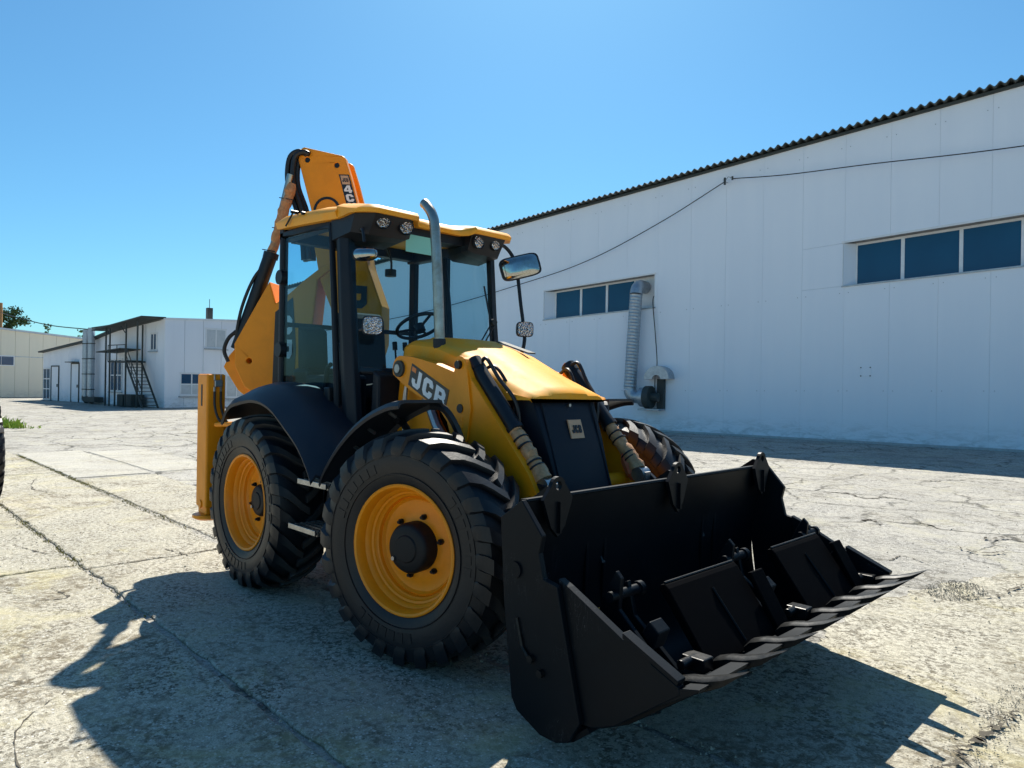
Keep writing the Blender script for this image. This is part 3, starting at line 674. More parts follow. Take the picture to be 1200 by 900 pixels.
        b.v = [tuple(Vector(p)-O2) for p in b.v]; b.build('duct_band', 'darkmetal', d, smooth=40)
        b = MB(); b.tube([lf(a, .45, .5), lf(a, .45, .3), lf(a-.35, .5, .22)], .22, 12); b.v = [tuple(Vector(p)-O2) for p in b.v]; b.build('duct_foot', 'darkmetal', d, smooth=30)
    cy = tag(bx(lf, 7.6, 9.3, .2, .75, .10, .45).build('dust_collector', 'darkmetal', None, bevel=.03), 'low dark machine at the foot of the grey ducts', 'machine')
    # stair
    st = empty('outside_stair', lf(3, 1, 0), label='dark steel stair with landing climbing the side of the white workshop', cat='stairs'); O3 = Vector(st.location)
    def sp(b, name, mat='darkmetal', **k):
        b.v = [tuple(Vector(p)-O3) for p in b.v]; return b.build(name, mat, st, **k)
    zt = 2.72; ua, ub = .25, 2.3; n = 14
    for i in range(n):
        t = i/(n-1); uu = ua+(ub-ua)*t; z = .12+(zt-.12)*t
        sp(bx(lf, uu-.12, uu+.12, .3, 1.15, z, z+.035), 'tread')
    for o in (.28, 1.17): sp(MB().tube([lf(ua-.15, o, 0), lf(ub, o, zt)], .06, 5), 'stringer')
    sp(MB().tube([lf(ua-.15, 1.2, .95), lf(ub, 1.2, zt+.95), lf(4.6, 1.2, zt+.95)], .03, 5), 'handrail')
    sp(MB().tube([lf(ua-.15, 1.2, .5), lf(ub, 1.2, zt+.5), lf(4.6, 1.2, zt+.5)], .02, 5), 'midrail')
    for uu in (ub, 3.4, 4.6, ua+.4, ua+1.2): 
        z0 = zt if uu >= ub else .12+(zt-.12)*(uu-ua)/(ub-ua); sp(MB().tube([lf(uu, 1.2, z0), lf(uu, 1.2, z0+.95)], .025, 5), 'baluster')
    sp(bx(lf, 2.25, 4.65, .05, 1.2, zt-.08, zt), 'landing')
    for uu, o, h in ((4.9, 1.2, 4.75), (2.2, 1.2, 4.9), (2.45, .15, 4.9), (.65, 1.25, 4.95), (4.35, 1.2, 4.7), (3.6, 1.2, 2.7)): sp(MB().tube([lf(uu, o, 0), lf(uu, o, h)], .05, 6), 'post')
    for uu in (2.2, 4.35): sp(MB().tube([lf(uu, 1.2, 4.3), lf(uu+.7, 1.2, 4.75)], .03, 5), 'brace')
    an = tag(bx(lf, -.1, 6.5, .0, 1.4, 4.95, 5.02).build('stair_canopy', 'darkmetal', None), 'dark sloping canopy over the top of the outside stair', 'canopy')
    me = an.data
    for v in me.vertices:
        uu = (Vector((v.co.x, v.co.y)) - LO).dot(LD); oo = -(Vector((v.co.x, v.co.y)) - LO).dot(LF)
        v.co.z += -.085*uu + .25 - .03*oo
    aw = tag(bx(lf, 3.0, 6.2, .0, 1.25, 3.42, 3.48).build('door_awning', 'darkmetal', None), 'small dark awning over the lower stair landing', 'awning')
    for v in aw.data.vertices:
        uu = (Vector((v.co.x, v.co.y)) - LO).dot(LD); v.co.z += -.05*(uu-3)
    for k, uu in enumerate((3.05, 1.95)):
        tag(bx(lf, uu, uu+.75, .2, 1.0, 0, .72).build('storage_bin', 'darkmetal', None, bevel=.04), '%s dark bin under the outside stair of the workshop' % ('left' if k == 0 else 'right'), 'bin', 'bins under the stair')
    # chimney
    ch = MB().box((-.16,-.16,0), (.16,.16,.95)).build('chimney', 'darkmetal', root, bevel=.01); p = Vector(ff(3.12, -.8, 5.2))-O; ch.location = p
    MB().cyl((0,0,.95), (0,0,1.5), .02, 5).build('antenna', 'darkmetal', ch)
    c = MB().tube(bez([lf(8.9,.45,4.93), lf(6.8,.45,4.98), lf(4.5,.45,5.05)], 4), .06, 6).build('pipe_bridge', 'darkmetal', None); tag(c, 'dark pipe bridging from the twin ducts to the roof edge', 'pipe')
left_building()

def far_things():
    CO = Vector((-64.19, 6.39))
    root = empty('cream_warehouse', (CO.x, CO.y, 0), label='low cream warehouse with small window at the far left', cat='building')
    def ff(v, o, z): p = LF*v - LD*o; return (p.x, p.y, z)
    v = -14.0
    while v < 12:
        e = v+1.0; b = MB(); h = lambda q: 5.5-.072*(q)
        pts = [(v+.008, 0), (e-.008, 0), (e-.008, h(e)), (v+.008, h(v))]
        vs = [ff(a, 0, z) for a, z in pts]+[ff(a, -8, z) for a, z in pts]
        b.add(vs, [(0,1,2,3),(7,6,5,4),(0,4,5,1),(1,5,6,2),(2,6,7,3),(3,7,4,0)]).build('wall_panel', 'cream', root); v = e
    def bx(a0, a1, o0, o1, z0, z1):
        vs = [ff(a0,o0,z0),ff(a1,o0,z0),ff(a1,o1,z0),ff(a0,o1,z0),ff(a0,o0,z1),ff(a1,o0,z1),ff(a1,o1,z1),ff(a0,o1,z1)]
        return MB().add(vs, [(0,3,2,1),(4,5,6,7),(0,1,5,4),(1,2,6,5),(2,3,7,6),(3,0,4,7)])
    bx(-14, 12, .0, .03, 3.3, 3.36).build('joint_flashing', 'galv', root)
    b = MB(); vs = [ff(-14,.2,6.5), ff(12,.2,4.63), ff(12,.2,4.78), ff(-14,.2,6.65)]; vs += [ff(-14,-8,6.5), ff(12,-8,4.63), ff(12,-8,4.78), ff(-14,-8,6.65)]
    b.add(vs, [(0,1,2,3),(7,6,5,4),(0,4,5,1),(1,5,6,2),(2,6,7,3),(3,7,4,0)]).build('roof_edge', 'galv', root)
    for a in (-4.6, -.9):
        w = bx(a, a+1.85, .0, .06, 2.55, 3.4).build('window', 'frame', root)
        for i in range(2): bx(a+.08+i*.87, a+.90+i*.87, .05, .09, 2.63, 3.32).build('pane', 'winglass', w)
    # tree behind the cream warehouse
    def tree(x, y, h, cr, label, seed, n=900, base=.35, name='leafy_tree'):
        rnd = random.Random(seed); t = empty(name, (x, y, 0), label=label, cat='tree')
        b = MB(); b.tube([(0,0,0),(.1,.05,h*.4),(0,.1,h*.8)], [.22,.15,.05], 8)
        for _ in range(9):
            a = rnd.uniform(0, 6.28); z = h*rnd.uniform(.35,.75); rr = cr*rnd.uniform(.5,.9); b.tube([(.05,.05,z),(rr*math.cos(a)*.5, rr*math.sin(a)*.5, z+rr*.4),(rr*math.cos(a), rr*math.sin(a), z+rr*.7)], [.07,.045,.015], 5)
        b.build('trunk', 'bark', t)
        f = MB(); cl = [(rnd.gauss(0,cr*.42), rnd.gauss(0,cr*.42), h*rnd.uniform(base,1.0), cr*rnd.uniform(.16,.34)) for _ in range(34)]
        for _ in range(n):
            cx, cy, cz, s = rnd.choice(cl); p = Vector((rnd.gauss(0,1), rnd.gauss(0,1), rnd.gauss(0,.8)))*s*.6 + Vector((cx,cy,cz))
            a = Vector((rnd.gauss(0,1), rnd.gauss(0,1), rnd.gauss(0,1))).normalized(); c = a.orthogonal().normalized(); sz = rnd.uniform(.07,.16)
            f.add([p-a*sz, p+c*sz*.6, p+a*sz, p-c*sz*.6], [(0,1,2,3)])
        f.build('crown', 'crown', t, fix=False)
    tree(-73.2, 8.0, 7.7, 1.55, 'green leafy tree rising behind the cream warehouse at the left edge', 2, 6000, .5)
    tree(-84, 13.2, 7.4, .5, 'thin sparse treetop left of centre above the cream roof', 3, 220, .7, 'distant_tree'); tree(-84, 16.9, 7.0, .65, 'wider sparse treetop in the middle above the cream roof', 4, 300, .7, 'distant_tree'); tree(-84, 21.4, 6.2, .6, 'sparse treetop just left of the white workshop roof', 5, 280, .7, 'distant_tree')
    p = MB(); p.tube([(-70,7.15,0),(-70,7.15,8.15)], [.2,.16], 8).build('brown_post', 'rustpost', None); tag(bpy.data.objects['brown_post'], 'orange-brown post at the far left edge rising behind the cream warehouse', 'post')
    w = MB().tube(bez([(-70,7.2,7.3), (-58,6.58,6.1), (-54,7.89,5.42), (-46.9,8.95,4.85)], 6), .035, 5).build('overhead_cable', 'darkmetal', None); tag(w, 'thick sagging overhead cable from the brown post to the twin ducts', 'cable')
    lo = MB().box((-.45,-.12,0),(.45,.12,.26)).build('haze_cover', 'darkmetal') if False else None
far_things()

# ------------------------------------------------------------------ the backhoe loader
LOADER = empty('backhoe_loader', (0,0,0), label='yellow backhoe loader with black front bucket parked on the concrete slabs', cat='backhoe loader')
def P_(b, name, mat, parent=LOADER, **k): return b.build(name, mat, parent, **k)

# wheels
def tyre_prof():
    half = [(.372,.165),(.385,.19),(.42,.208),(.48,.222),(.55,.226),(.61,.215),(.640,.195),(.655,.15),(.664,.08),(.667,0)]
    return [(r, -y) for r, y in half] + [(r, y) for r, y in half[::-1][1:]]
def carc(y):
    y = abs(y); T = [(0,.667),(.08,.664),(.15,.655),(.195,.640),(.215,.61),(.226,.55)]
    for (a, ra), (b, rb) in zip(T, T[1:]):
        if y <= b: return ra+(rb-ra)*(y-a)/(b-a)
    return .55
def make_tyre():
    b = MB(); b.lathe(tyre_prof(), 96)
    N = 24
    for side in (-1, 1):
        for k in range(N):
            th0 = 2*math.pi*(k+(.5 if side > 0 else 0))/N
            rings = []
            path = [(-.01,0.0,.050),(.05,.06,.052),(.10,.13,.058),(.15,.20,.068),(.19,.265,.084),(.215,.290,.094),(.224,.305,.088),(.224,.315,.06)]
            rad_ex = [.036,.037,.037,.034,.024,.014,.008,.002]
            for i, (y, dth, w) in enumerate(path):
                base = carc(y) if i < 5 else [.612,.585,.56][i-5]
                top = (carc(y)+rad_ex[i]) if i < 5 else base+rad_ex[i]
                yo = y if i < 5 else [.215,.226,.228][i-5]
                yt = y if i < 5 else [.226,.232,.230][i-5]
                if i == 4: yt = .212
                a = th0 - dth; hw = w/2/.69; hwb = hw*1.18
                ring = []
                for (rr, yy, da) in ((base-.012, yo, -hwb), (top, yt, -hw), (top, yt, hw), (base-.012, yo, hwb)):
                    ring.append((rr*math.sin(a+da), side*yy, rr*math.cos(a+da)))
                rings.append(ring)
            b.loft(rings)
    # raised sidewall bands
    for r0, y0 in ((.555,.2275),(.445,.218)):
        for s in (-1, 1): b.lathe([(r0-.004, s*(y0-.006)), (r0-.002, s*(y0+.003)), (r0+.002, s*(y0+.003)), (r0+.004, s*(y0-.006))], 96)
    # raised lettering blocks round the sidewall (unreadable in the photo)
    for s in (-1, 1):
        for c0 in (40, 160, 280):
            for i in range(7):
                a = R(c0 - i*7.5); da = R(2.6)
                rr = [(.47,.221),(.525,.2245)]
                q = []
                for (r_, y_) in rr:
                    for d in (-da, da): q.append((r_*math.cos(a+d), s*(y_+.0035), r_*math.sin(a+d)))
                q2 = [(x, y-s*.012, z) for x, y, z in q]
                if i % 2: q = q
                b.add([q[0],q[1],q[3],q[2],q2[0],q2[1],q2[3],q2[2]], [(0,1,2,3),(0,4,5,1),(1,5,6,2),(2,6,7,3),(3,7,4,0)])
    return b
TY = make_tyre()
def make_wheel(loc, rz, disc, hubface, hr, mirror=False):
    w = bpy.data.objects.new('wheel', None); col.objects.link(w); w.parent = LOADER; w.location = loc; w.rotation_euler = (0, 0, rz + (math.pi if mirror else 0))
    if not mirror: w.rotation_euler = (0, 0, rz)
    global TY_ME
    if 'TY_ME' not in globals():
        t = TY.build('tyre', 'rubber', w, smooth=28, fix=True); TY_ME = t.data
    else:
        t = bpy.data.objects.new('tyre', TY_ME); col.objects.link(t); t.parent = w
    rim = [(.372,-.150),(.386,-.186),(.386,-.197),(.378,-.202),(.366,-.197),(.358,-.180),(.352,-.155),(.350,-.135),(.334,-.120),(.330,-.100),(.318,-.094),(.312,-.075),(.302,-.068),(.297,-.045),(.286,disc-.02),(.272,disc-.002),(.235,disc+.004),(.205,disc-.006),(.175,disc-.012),(.10,disc-.012),(.10,.03),(.30,.04),(.35,.15),(.386,.197),(.372,.15)]
    MB().lathe(rim, 72).build('rim', 'rim', w, smooth=38)
    hb = [(0,.02),(hr,.02),(hr,hubface+.025),(hr-.012,hubface+.006),(hr-.022,hubface),(hr*.55,hubface-.002),(hr*.5,hubface-.010),(hr*.2,hubface-.012),(0,hubface-.012)]
    MB().lathe(hb, 40).build('hub', 'hub', w, smooth=35)
    for k in range(6):
        a = R(15+60*k); x, z = (hr+.035)*math.sin(a), (hr+.035)*math.cos(a)
        MB().cyl((x, disc+.01, z), (x, disc-.032, z), .0175, 6).cyl((x, disc-.03, z), (x, disc-.048, z), .010, 8).build('wheel_nut', 'hub', w)
    a = R(235); MB().cyl((hr*.78*math.sin(a), hubface, hr*.78*math.cos(a)), (hr*.78*math.sin(a), hubface-.012, hr*.78*math.cos(a)), .013, 8).build('drain_plug', 'steel', w)
    return w
ZC = .685
FX = 2.09
def steer(side, s): 
    ky = -.85*(-1 if side > 0 else 1); off = -.10 if side < 0 else .10
    return (FX - off*math.sin(s), ky + off*math.cos(s), ZC)
sF = .226
make_wheel(steer(-1, sF), sF, -.035, -.155, .150)
make_wheel(tuple(Vector(steer(1, sF))+Vector((0,.04,.02))), sF, -.035, -.155, .150, True)
make_wheel((0,-.95,ZC), .0, -.030, -.085, .130)
make_wheel((0,.95,ZC), .0, -.030, -.085, .130, True)

# chassis
def chassis():
    P_(MB().box((-.7,-.32,.62),(2.45,.32,1.18)), 'chassis', 'black', bevel=.02)
    P_(MB().tube([(FX,-.72,.68),(FX,.72,.68)], .11, 12), 'front_axle', 'black', smooth=True)
    P_(MB().tube([(0,-.72,.68),(0,.72,.68)], .13, 12), 'rear_axle', 'black', smooth=True)
    P_(MB().box((.80,-.90,.42),(1.30,-.36,1.02)), 'battery_box', 'plastic', bevel=.03)
    P_(MB().box((.80,.36,.42),(1.30,.90,1.02)), 'fuel_tank', 'plastic', bevel=.03)
    P_(MB().box((-.25,-.68,.98),(1.0,.68,1.20)), 'cab_floor', 'plastic', bevel=.02)
    # rear frame and kingpost
    P_(MB().box((-.93,-1.06,.62),(-.76,1.06,.80)).box((-.93,-1.06,1.12),(-.76,1.06,1.28)), 'rear_frame', 'yellow', bevel=.012)
    P_(MB().box((-1.12,-.28,.55),(-.93,.14,1.36)), 'kingpost', 'yellow', bevel=.02)
    # loader tower, golden side members beside the bonnet
    for s in (-1, 1):
        P_(MB().prism([(1.02,.95),(1.62,.95),(1.62,1.30),(1.52,1.42),(1.46,1.70),(1.20,1.78),(1.12,1.70)], s*.36, s*.44), 'loader_tower', 'yellow', bevel=.008)
        P_(MB().tube([(1.46,s*.47,1.62),(1.62,s*.47,1.36),(1.9,s*.47,1.10)], .035, 8), 'lift_ram', 'steel', smooth=True)
    # steps
    for (x0, x1, z, y0, y1) in ((.84,1.24,.955,-1.12,-.86),(.73,1.12,.62,-1.13,-.86)):
        s = MB().box((x0,y0,z-.028),(x1,y0+.015,z+.010)).box((x0,y0+.02,z-.035),(x0+.02,y1,z)).box((x1-.02,y0+.02,z-.035),(x1,y1,z))
        st = P_(s, 'step', 'steel', bevel=.003)
        for i in range(5): MB().box((x0+.02, y0+.045+i*.045, z-.018),(x1-.02, y0+.062+i*.045, z+.004)).build('step_bar', 'steel', st)
    P_(MB().prism([(.86,.99),(.90,.99),(.82,.50),(.78,.50)], -.90, -.86).prism([(1.10,.99),(1.14,.99),(1.06,.50),(1.02,.50)], -.90, -.86), 'step_bracket', 'black')
chassis()

def mudguards():
    crest = [(-.50,1.36),(-.33,1.50),(-.12,1.60),(.2,1.655),(.5,1.60),(.80,1.455),(1.02,1.29),(1.14,1.12),(1.19,.98)]
    outer = [(-.42,1.30),(-.30,1.43),(-.12,1.48),(.2,1.51),(.47,1.46),(.72,1.33),(.93,1.20),(1.07,1.06),(1.13,.97)]
    C = bez([(a,0,b) for a, b in crest], 4); O = bez([(a,0,b) for a, b in outer], 4)
    for s in (-1, 1):
        b = MB(); rings = []
        for c, o in zip(C, O):
            n = Vector((0,0,1))
            top = [(c.x, s*.70, c.z-.02), (c.x, s*.82, c.z), (c.x, s*.95, c.z), (c.x*.6+o.x*.4, s*1.05, c.z*.75+o.z*.25+.008), (o.x, s*1.135, o.z+.05), (o.x, s*1.175, o.z)]
            bot = [(p[0]*.985+.004, p[1]*.992, p[2]-.022) for p in top[::-1]]
            rings.append(top+bot)
        b.loft(rings); P_(b, 'rear_mudguard', 'fender', smooth=35)
        b = MB(); prof = [(-.42,1.33),(-.3,1.43),(-.12,1.52),(.2,1.56),(.5,1.51),(.8,1.37),(1.02,1.2),(1.12,1.06),(1.0,1.0),(-.45,1.0)]
        b.prism(prof, s*.69, s*.705); P_(b, 'inner_guard', 'plastic')
    prof = [(1.235,1.00),(1.27,1.07),(1.36,1.17),(1.47,1.27),(1.62,1.38),(1.79,1.47),(1.94,1.525),(2.05,1.553),(2.14,1.562)]
    Cc = bez([(a,0,b) for a, b in prof], 3)
    for s in (-1, 1):
        b = MB(); rings = []
        for c in Cc:
            x = c.x if s < 0 else c.x-.02
            top = [(x, s*.83, c.z-.03), (x, s*.845, c.z), (x, s*1.12, c.z), (x, s*1.155, c.z-.008), (x, s*1.17, c.z-.035)]
            bot = [(p[0], p[1]*.993, p[2]-.018) for p in top[::-1]]
            rings.append(top+bot)
        b.loft(rings); g = P_(b, 'front_mudguard', 'fender', smooth=35)
        MB().tube(bez([(2.05,s*.86,1.52),(2.12,s*.80,1.50),(2.18,s*.72,1.32),(2.20,s*.64,1.0)],4), .026, 6).build('guard_strut', 'black', g)
        MB().tube(bez([(1.75,s*.90,1.42),(1.72,s*.80,1.36),(1.75,s*.60,1.0)],4), .024, 6).build('guard_strut', 'black', g)
        for (x, z) in ((1.45,1.235),(1.62,1.36),(1.85,1.475)):
            MB().cyl((x, s*1.03, z), (x, s*.98, z-.03), .012, 8).build('guard_bolt', 'steel', g)
mudguards()

def cab():
    W = .73
    # pillars
    def pil(name, pts, r=.045, mat='plastic', w=None):
        return P_(MB().tube(pts, r, 8), name, mat, smooth=True)
    for s in (-1, 1):
        # front post is a broad box section following the screen rake
        b = MB(); st = [(.66,.79,2.91),(.71,.84,2.3),(.77,.91,1.7),(.81,.96,1.3),(.83,.98,1.05)]
        rings = []
        for x0, x1, z in st:
            rings.append([(x0, s*(W-.06), z), (x0, s*(W+.01), z), ((x0+x1)/2, s*(W+.02), z), (x1, s*(W-.02), z), (x1, s*(W-.08), z)])
        if s < 0: b.loft(rings); P_(b, 'front_pillar', 'plastic', smooth=30, bevel=.008)
        else:
            rings = [[(x0+.18, s*(W-.07), z), (x0+.18, s*W, z), (x1+.09, s*W, z), (x1+.12, s*(W-.08), z)] for x0, x1, z in st[:4]]; b.loft(rings); P_(b, 'front_pillar', 'plastic', smooth=30, bevel=.008)
        P_(MB().loft([[(-.31, s*(W-.07), z), (-.31, s*W, z), (-.235, s*W, z), (-.235, s*(W-.05), z)] for z in (1.2, 1.7, 2.3, 3.0)]), 'rear_pillar', 'plastic', bevel=.01)
        if s > 0: P_(MB().box((.18, s*(W-.06), 1.2),(.27, s*W, 2.95)), 'side_pillar', 'plastic', bevel=.01)
    # headers
    P_(MB().box((-.31,-W,2.885),(.80,-W+.10,2.96)).box((-.31,W-.10,2.86),(.88,W,2.95)).box((-.31,-W+.1,2.88),(-.2,W-.1,3.0)), 'roof_rail', 'plastic', bevel=.01)
    # lower cab walls
    P_(MB().box((-.29,-W,1.15),(-.20,W,1.62)), 'rear_panel', 'plastic', bevel=.01)
    P_(MB().box((-.20,W-.06,1.15),(.9,W,1.95)), 'left_panel', 'plastic', bevel=.01)
    P_(MB().prism([(.98,1.15),(1.10,1.15),(1.10,1.72),(1.02,1.76)], -.62, .70), 'scuttle', 'plastic', bevel=.02)
    # door with glass
    dr = P_(MB().tube([(-.20,-W-.012,1.42),(-.20,-W-.012,2.90),(.60,-W-.012,2.885),(.66,-W-.012,2.3),(.72,-W-.012,1.6),(.74,-W-.012,1.02),(.30,-W-.012,1.02),(.12,-W-.012,1.2),(-.20,-W-.012,1.42)], .026, 8), 'door', 'plastic', smooth=True)
    MB().prism([(-.19,1.42),(-.19,2.89),(.60,2.875),(.66,2.3),(.72,1.6),(.73,1.03),(.31,1.03),(.12,1.2)], -W-.016, -W-.010).build('door_glass', 'cabglass', dr)
    MB().tube([(-.2,-W-.01,1.46),(.725,-W-.01,1.42)], .030, 8).build('door_rail', 'plastic', dr, smooth=True)
    MB().box((.60,-W-.06,1.50),(.68,-W-.02,1.62)).build('handle', 'black', dr, bevel=.01)
    for z in (2.55, 1.93): MB().cyl((-.17,-W-.02,z),(-.17,-W-.07,z),.062,18).build('hinge', 'plastic', dr, smooth=40)
    MB().tube(bez([(.45,-W+.03,1.25),(.40,-W+.05,1.5),(.46,-W+.05,1.75),(.55,-W+.03,1.8)],5), .018, 8).build('grab_rail', 'plastic', dr, smooth=True)
    # windscreen: gently curved in plan, raked
    b = MB(); rows = [(2.86,.93),(2.4,1.02),(1.98,1.09),(1.74,1.115)]; n = 12; vs = []; 
    for z, xc in rows:
        for i in range(n+1):
            y = -W+.02+(2*W-.04)*i/n; x = xc - .16*(abs(y)/W)**3.2; vs.append((x, y, z))
    m = n+1; fs = [(j*m+i, j*m+i+1, (j+1)*m+i+1, (j+1)*m+i) for j in range(len(rows)-1) for i in range(n)]
    b.add(vs, fs); P_(b, 'windscreen', 'screenglass', smooth='all')
    P_(MB().tube([(.80,-W+.04,1.76),(1.0,-.55,1.745),(1.10,-.2,1.74),(1.12,0,1.74),(1.11,.3,1.74),(.99,.62,1.75),(.93,W-.03,1.76)], .03, 8), 'screen_seal', 'plastic', smooth=True)
    P_(MB().box((-.285,-W+.03,1.62),(-.279,W-.03,2.88)), 'rear_glass', 'cabglass')
    P_(MB().box((.27,W-.03,1.96),(.84,W-.024,2.86)).box((-.235,W-.03,1.96),(.18,W-.024,2.86)), 'side_glass', 'cabglass')
    # rear window mid bar and far side curved bar
    P_(MB().box((-.30,-W+.05,2.14),(-.275,W-.05,2.18)), 'rear_window_rail', 'plastic')
    P_(MB().tube(bez([(.25,W-.05,1.5),(.34,W-.05,1.9),(.30,W-.05,2.4),(.22,W-.05,2.88)],5), .03, 8), 'door_post_far', 'plastic', smooth=True)
    # roof: one moulded shell
    def roofring(x, w, z0, z1):
        return [(x,-w,z0),(x,-w-.02,z0+.05),(x,-w,z1-.05),(x,-w+.12,z1-.004),(x,0,z1+.008),(x,w-.12,z1-.004),(x,w,z1-.05),(x,w+.02,z0+.05),(x,w,z0)]
    rr = [roofring(-.36,.70,3.0,3.06), roofring(-.31,.75,2.985,3.10), roofring(-.1,.77,2.968,3.115), roofring(.4,.78,2.935,3.08), roofring(.75,.78,2.91,3.035)]
    P_(MB().loft(rr), 'roof', 'roofyellow', smooth=50)
    ro = bpy.data.objects[[o.name for o in LOADER.children if o.name.startswith('roof') and 'rail' not in o.name][0]]
    # front of roof: brow with two lamp pods
    def brow(y): 
        a = abs(y)
        return 1.13 if a > .30 else (1.03 if a < .22 else 1.03+.10*(a-.22)/.08)
    ys = [-.78,-.72,-.66,-.5,-.36,-.30,-.26,-.22,-.1,0,.1,.22,.26,.30,.36,.5,.66,.72,.78]; rings = []
    for y in ys:
        a = abs(y); x = brow(y) - (.10 if a > .77 else .03 if a > .71 else 0)
        z0 = 2.915 if a > .28 else 2.895; ed = .03 if a > .77 else 0
        rings.append([(.74,y,2.91),(x-.10,y,z0+.01),(x,y,z0),(x+.015,y,z0+.03),(x-.01,y,z0+.058-ed),(x-.12,y,2.995-ed),(.74,y,3.035-ed)])
    MB().loft(rings).build('roof_brow', 'roofyellow', ro, smooth=50)
    b = MB()
    # dark lamp housings under the brow
    for s in (-1, 1):
        b.loft([[(.75,s*.30,2.76),(.75,s*.30,2.92),(1.07,s*.30,2.92),(1.02,s*.30,2.79)],[(.75,s*.36,2.73),(.75,s*.36,2.92),(1.11,s*.36,2.92),(1.03,s*.36,2.77)],[(.75,s*.66,2.73),(.75,s*.66,2.92),(1.10,s*.66,2.92),(1.0,s*.66,2.77)],[(.62,s*.755,2.76),(.62,s*.755,2.92),(.96,s*.755,2.92),(.90,s*.755,2.79)]])
    b.box((.80,-.30,2.83),(.96,.30,2.94))
    b.build('lamp_housing', 'plastic', ro, smooth=30)
    for s in (-1, 1):
        for (x, y, z) in ((1.065,.576,2.878),(1.078,.372,2.862)):
            o = MB().lathe([(0,-.022),(.030,-.020),(.050,-.010),(.056,.0)], 24); 
            lm = o.build('work_light', 'lampglass', ro, smooth=60, loc=(x, s*y, z)); lm.rotation_euler = (0, R(4), R(90) + s*R(8))
            o = MB().lathe([(.054,-.004),(.062,-.010),(.066,.0),(.062,.02)], 24); r2 = o.build('light_bezel', 'plastic', ro, smooth=50, loc=(x, s*y, z)); r2.rotation_euler = lm.rotation_euler
    MB().tube([(-.05,-.80,2.97),(.12,-.82,3.055)], .008, 6).cyl((.12,-.84,3.055),(.12,-.78,3.055),.014,10).cyl((.24,-.81,3.03),(.24,-.78,3.03),.014,10).build('roof_clip', 'black', ro)
    # mirrors
    mr = P_(MB().tube(bez([(.95,-.70,2.80),(1.08,-.76,2.78),(1.12,-.77,2.68)],5), .011, 8), 'mirror_arm', 'black', smooth=True)
    def oval(c, a, b_, th, yaw, tilt, name, mat1, mat2, par, bul=.02, ex=2.6):
        e = bpy.data.objects.new(name, None); 
        pts = []
        for k in range(28):
            t = 2*math.pi*k/28; ct, st_ = math.cos(t), math.sin(t)
            pts.append((a*math.copysign(abs(ct)**(2/ex), ct), b_*math.copysign(abs(st_)**(2/ex), st_)))
        bk = MB(); bk.loft([[(x*.7, y*0+th, z*.7) for x, z in pts], [(x*1.0, th*.4, z*1.0) for x, z in pts for y in (0,)], [(x*1.02, 0, z*1.02) for x, z in pts], [(x*.93, -.006, z*.93) for x, z in pts]])
        o = bk.build(name, mat1, par, smooth=40, loc=c); o.rotation_euler = (R(tilt[0]), R(tilt[1]), R(yaw))
        g = MB(); g.loft([[(x*.92, -.004, z*.92) for x, z in pts], [(x*.90, -.010, z*.90) for x, z in pts], [(x*.4, -.010-bul, z*.4) for x, z in pts]])
        g.build(name.replace('housing', 'face'), mat2, None if par is None else o, smooth=60)
        return o
    # local -Y is the face direction; yaw 45..100 turns it to the camera / front
    oval((1.13,-.765,2.595), .094, .050, .05, 62, (-6,-8), 'mirror_housing', 'plastic', 'mirror', mr)
    oval((1.17,-.72,2.075), .075, .070, .07, 62, (0,0), 'road_light_housing', 'plastic', 'lampglass', LOADER, .004, 4)
    P_(MB().tube([(1.1,-.70,2.07),(1.0,-.72,2.05)], .014, 8), 'light_arm', 'black')
    ml = P_(MB().tube(bez([(.86,.76,2.93),(.84,.90,2.93),(.885,.97,2.83),(.95,.96,2.68),(1.01,.95,2.40),(1.055,.95,2.17),(1.075,.94,2.05),(1.07,.90,1.93),(1.06,.80,1.86)],5), .017, 8), 'mirror_rail', 'black', smooth=True)
    oval((1.00,.95,2.735), .19, .105, .07, 62, (-4,-16), 'mirror_housing', 'plastic', 'mirror', ml, .012, 5)
    oval((1.09,.93,2.16), .078, .068, .07, 60, (0,0), 'road_light_housing', 'plastic', 'lampglass', ml, .004, 4)
    # wipers
    P_(MB().tube([(1.055,.46,2.50),(1.10,.50,2.20),(1.115,.50,1.98)], .008, 6).tube([(1.13,.50,2.20),(1.125,.36,2.0),(1.13,.24,1.86)], .006, 6).tube([(1.13,.52,2.17),(1.135,.38,1.97),(1.14,.27,1.83)], .006, 6).cyl((1.11,.505,2.19),(1.15,.505,2.19),.03,10), 'wiper', 'black')
    # sticker strip at top of screen
    P_(MB().box((.972,-.30,2.70),(.974,.02,2.84)), 'screen_sticker', 'sticker')
    # seat, console, wheel
    st = empty('seat'); st.parent = LOADER
    MB().prism([(-.02,1.50),(.50,1.50),(.52,1.60),(.46,1.66),(-.02,1.62)], -.24, .24).build('cushion', 'fabric', st, bevel=.04)
    MB().prism([(-.16,1.58),(.0,1.60),(-.08,2.25),(-.14,2.32),(-.24,2.28)], -.23, .23).build('backrest', 'fabric', st, bevel=.04)
    MB().box((.0,-.2,1.2),(.4,.2,1.5)).build('seat_base', 'plastic', st, bevel=.02)
    for s in (-1, 1): MB().box((.0,s*.31-.04,1.74),(.36,s*.31+.04,1.80)).build('armrest', 'plastic', st, bevel=.015)
    P_(MB().box((.05,-.66,1.2),(.62,-.40,1.72)).box((.42,-.60,1.72),(.56,-.46,1.98)), 'side_console', 'plastic', bevel=.03)
    rc = P_(MB().box((-.27,-.62,1.2),(.02,-.28,1.78)).box((-.27,.28,1.2),(.02,.62,1.78)), 'rear_console', 'plastic', bevel=.04)
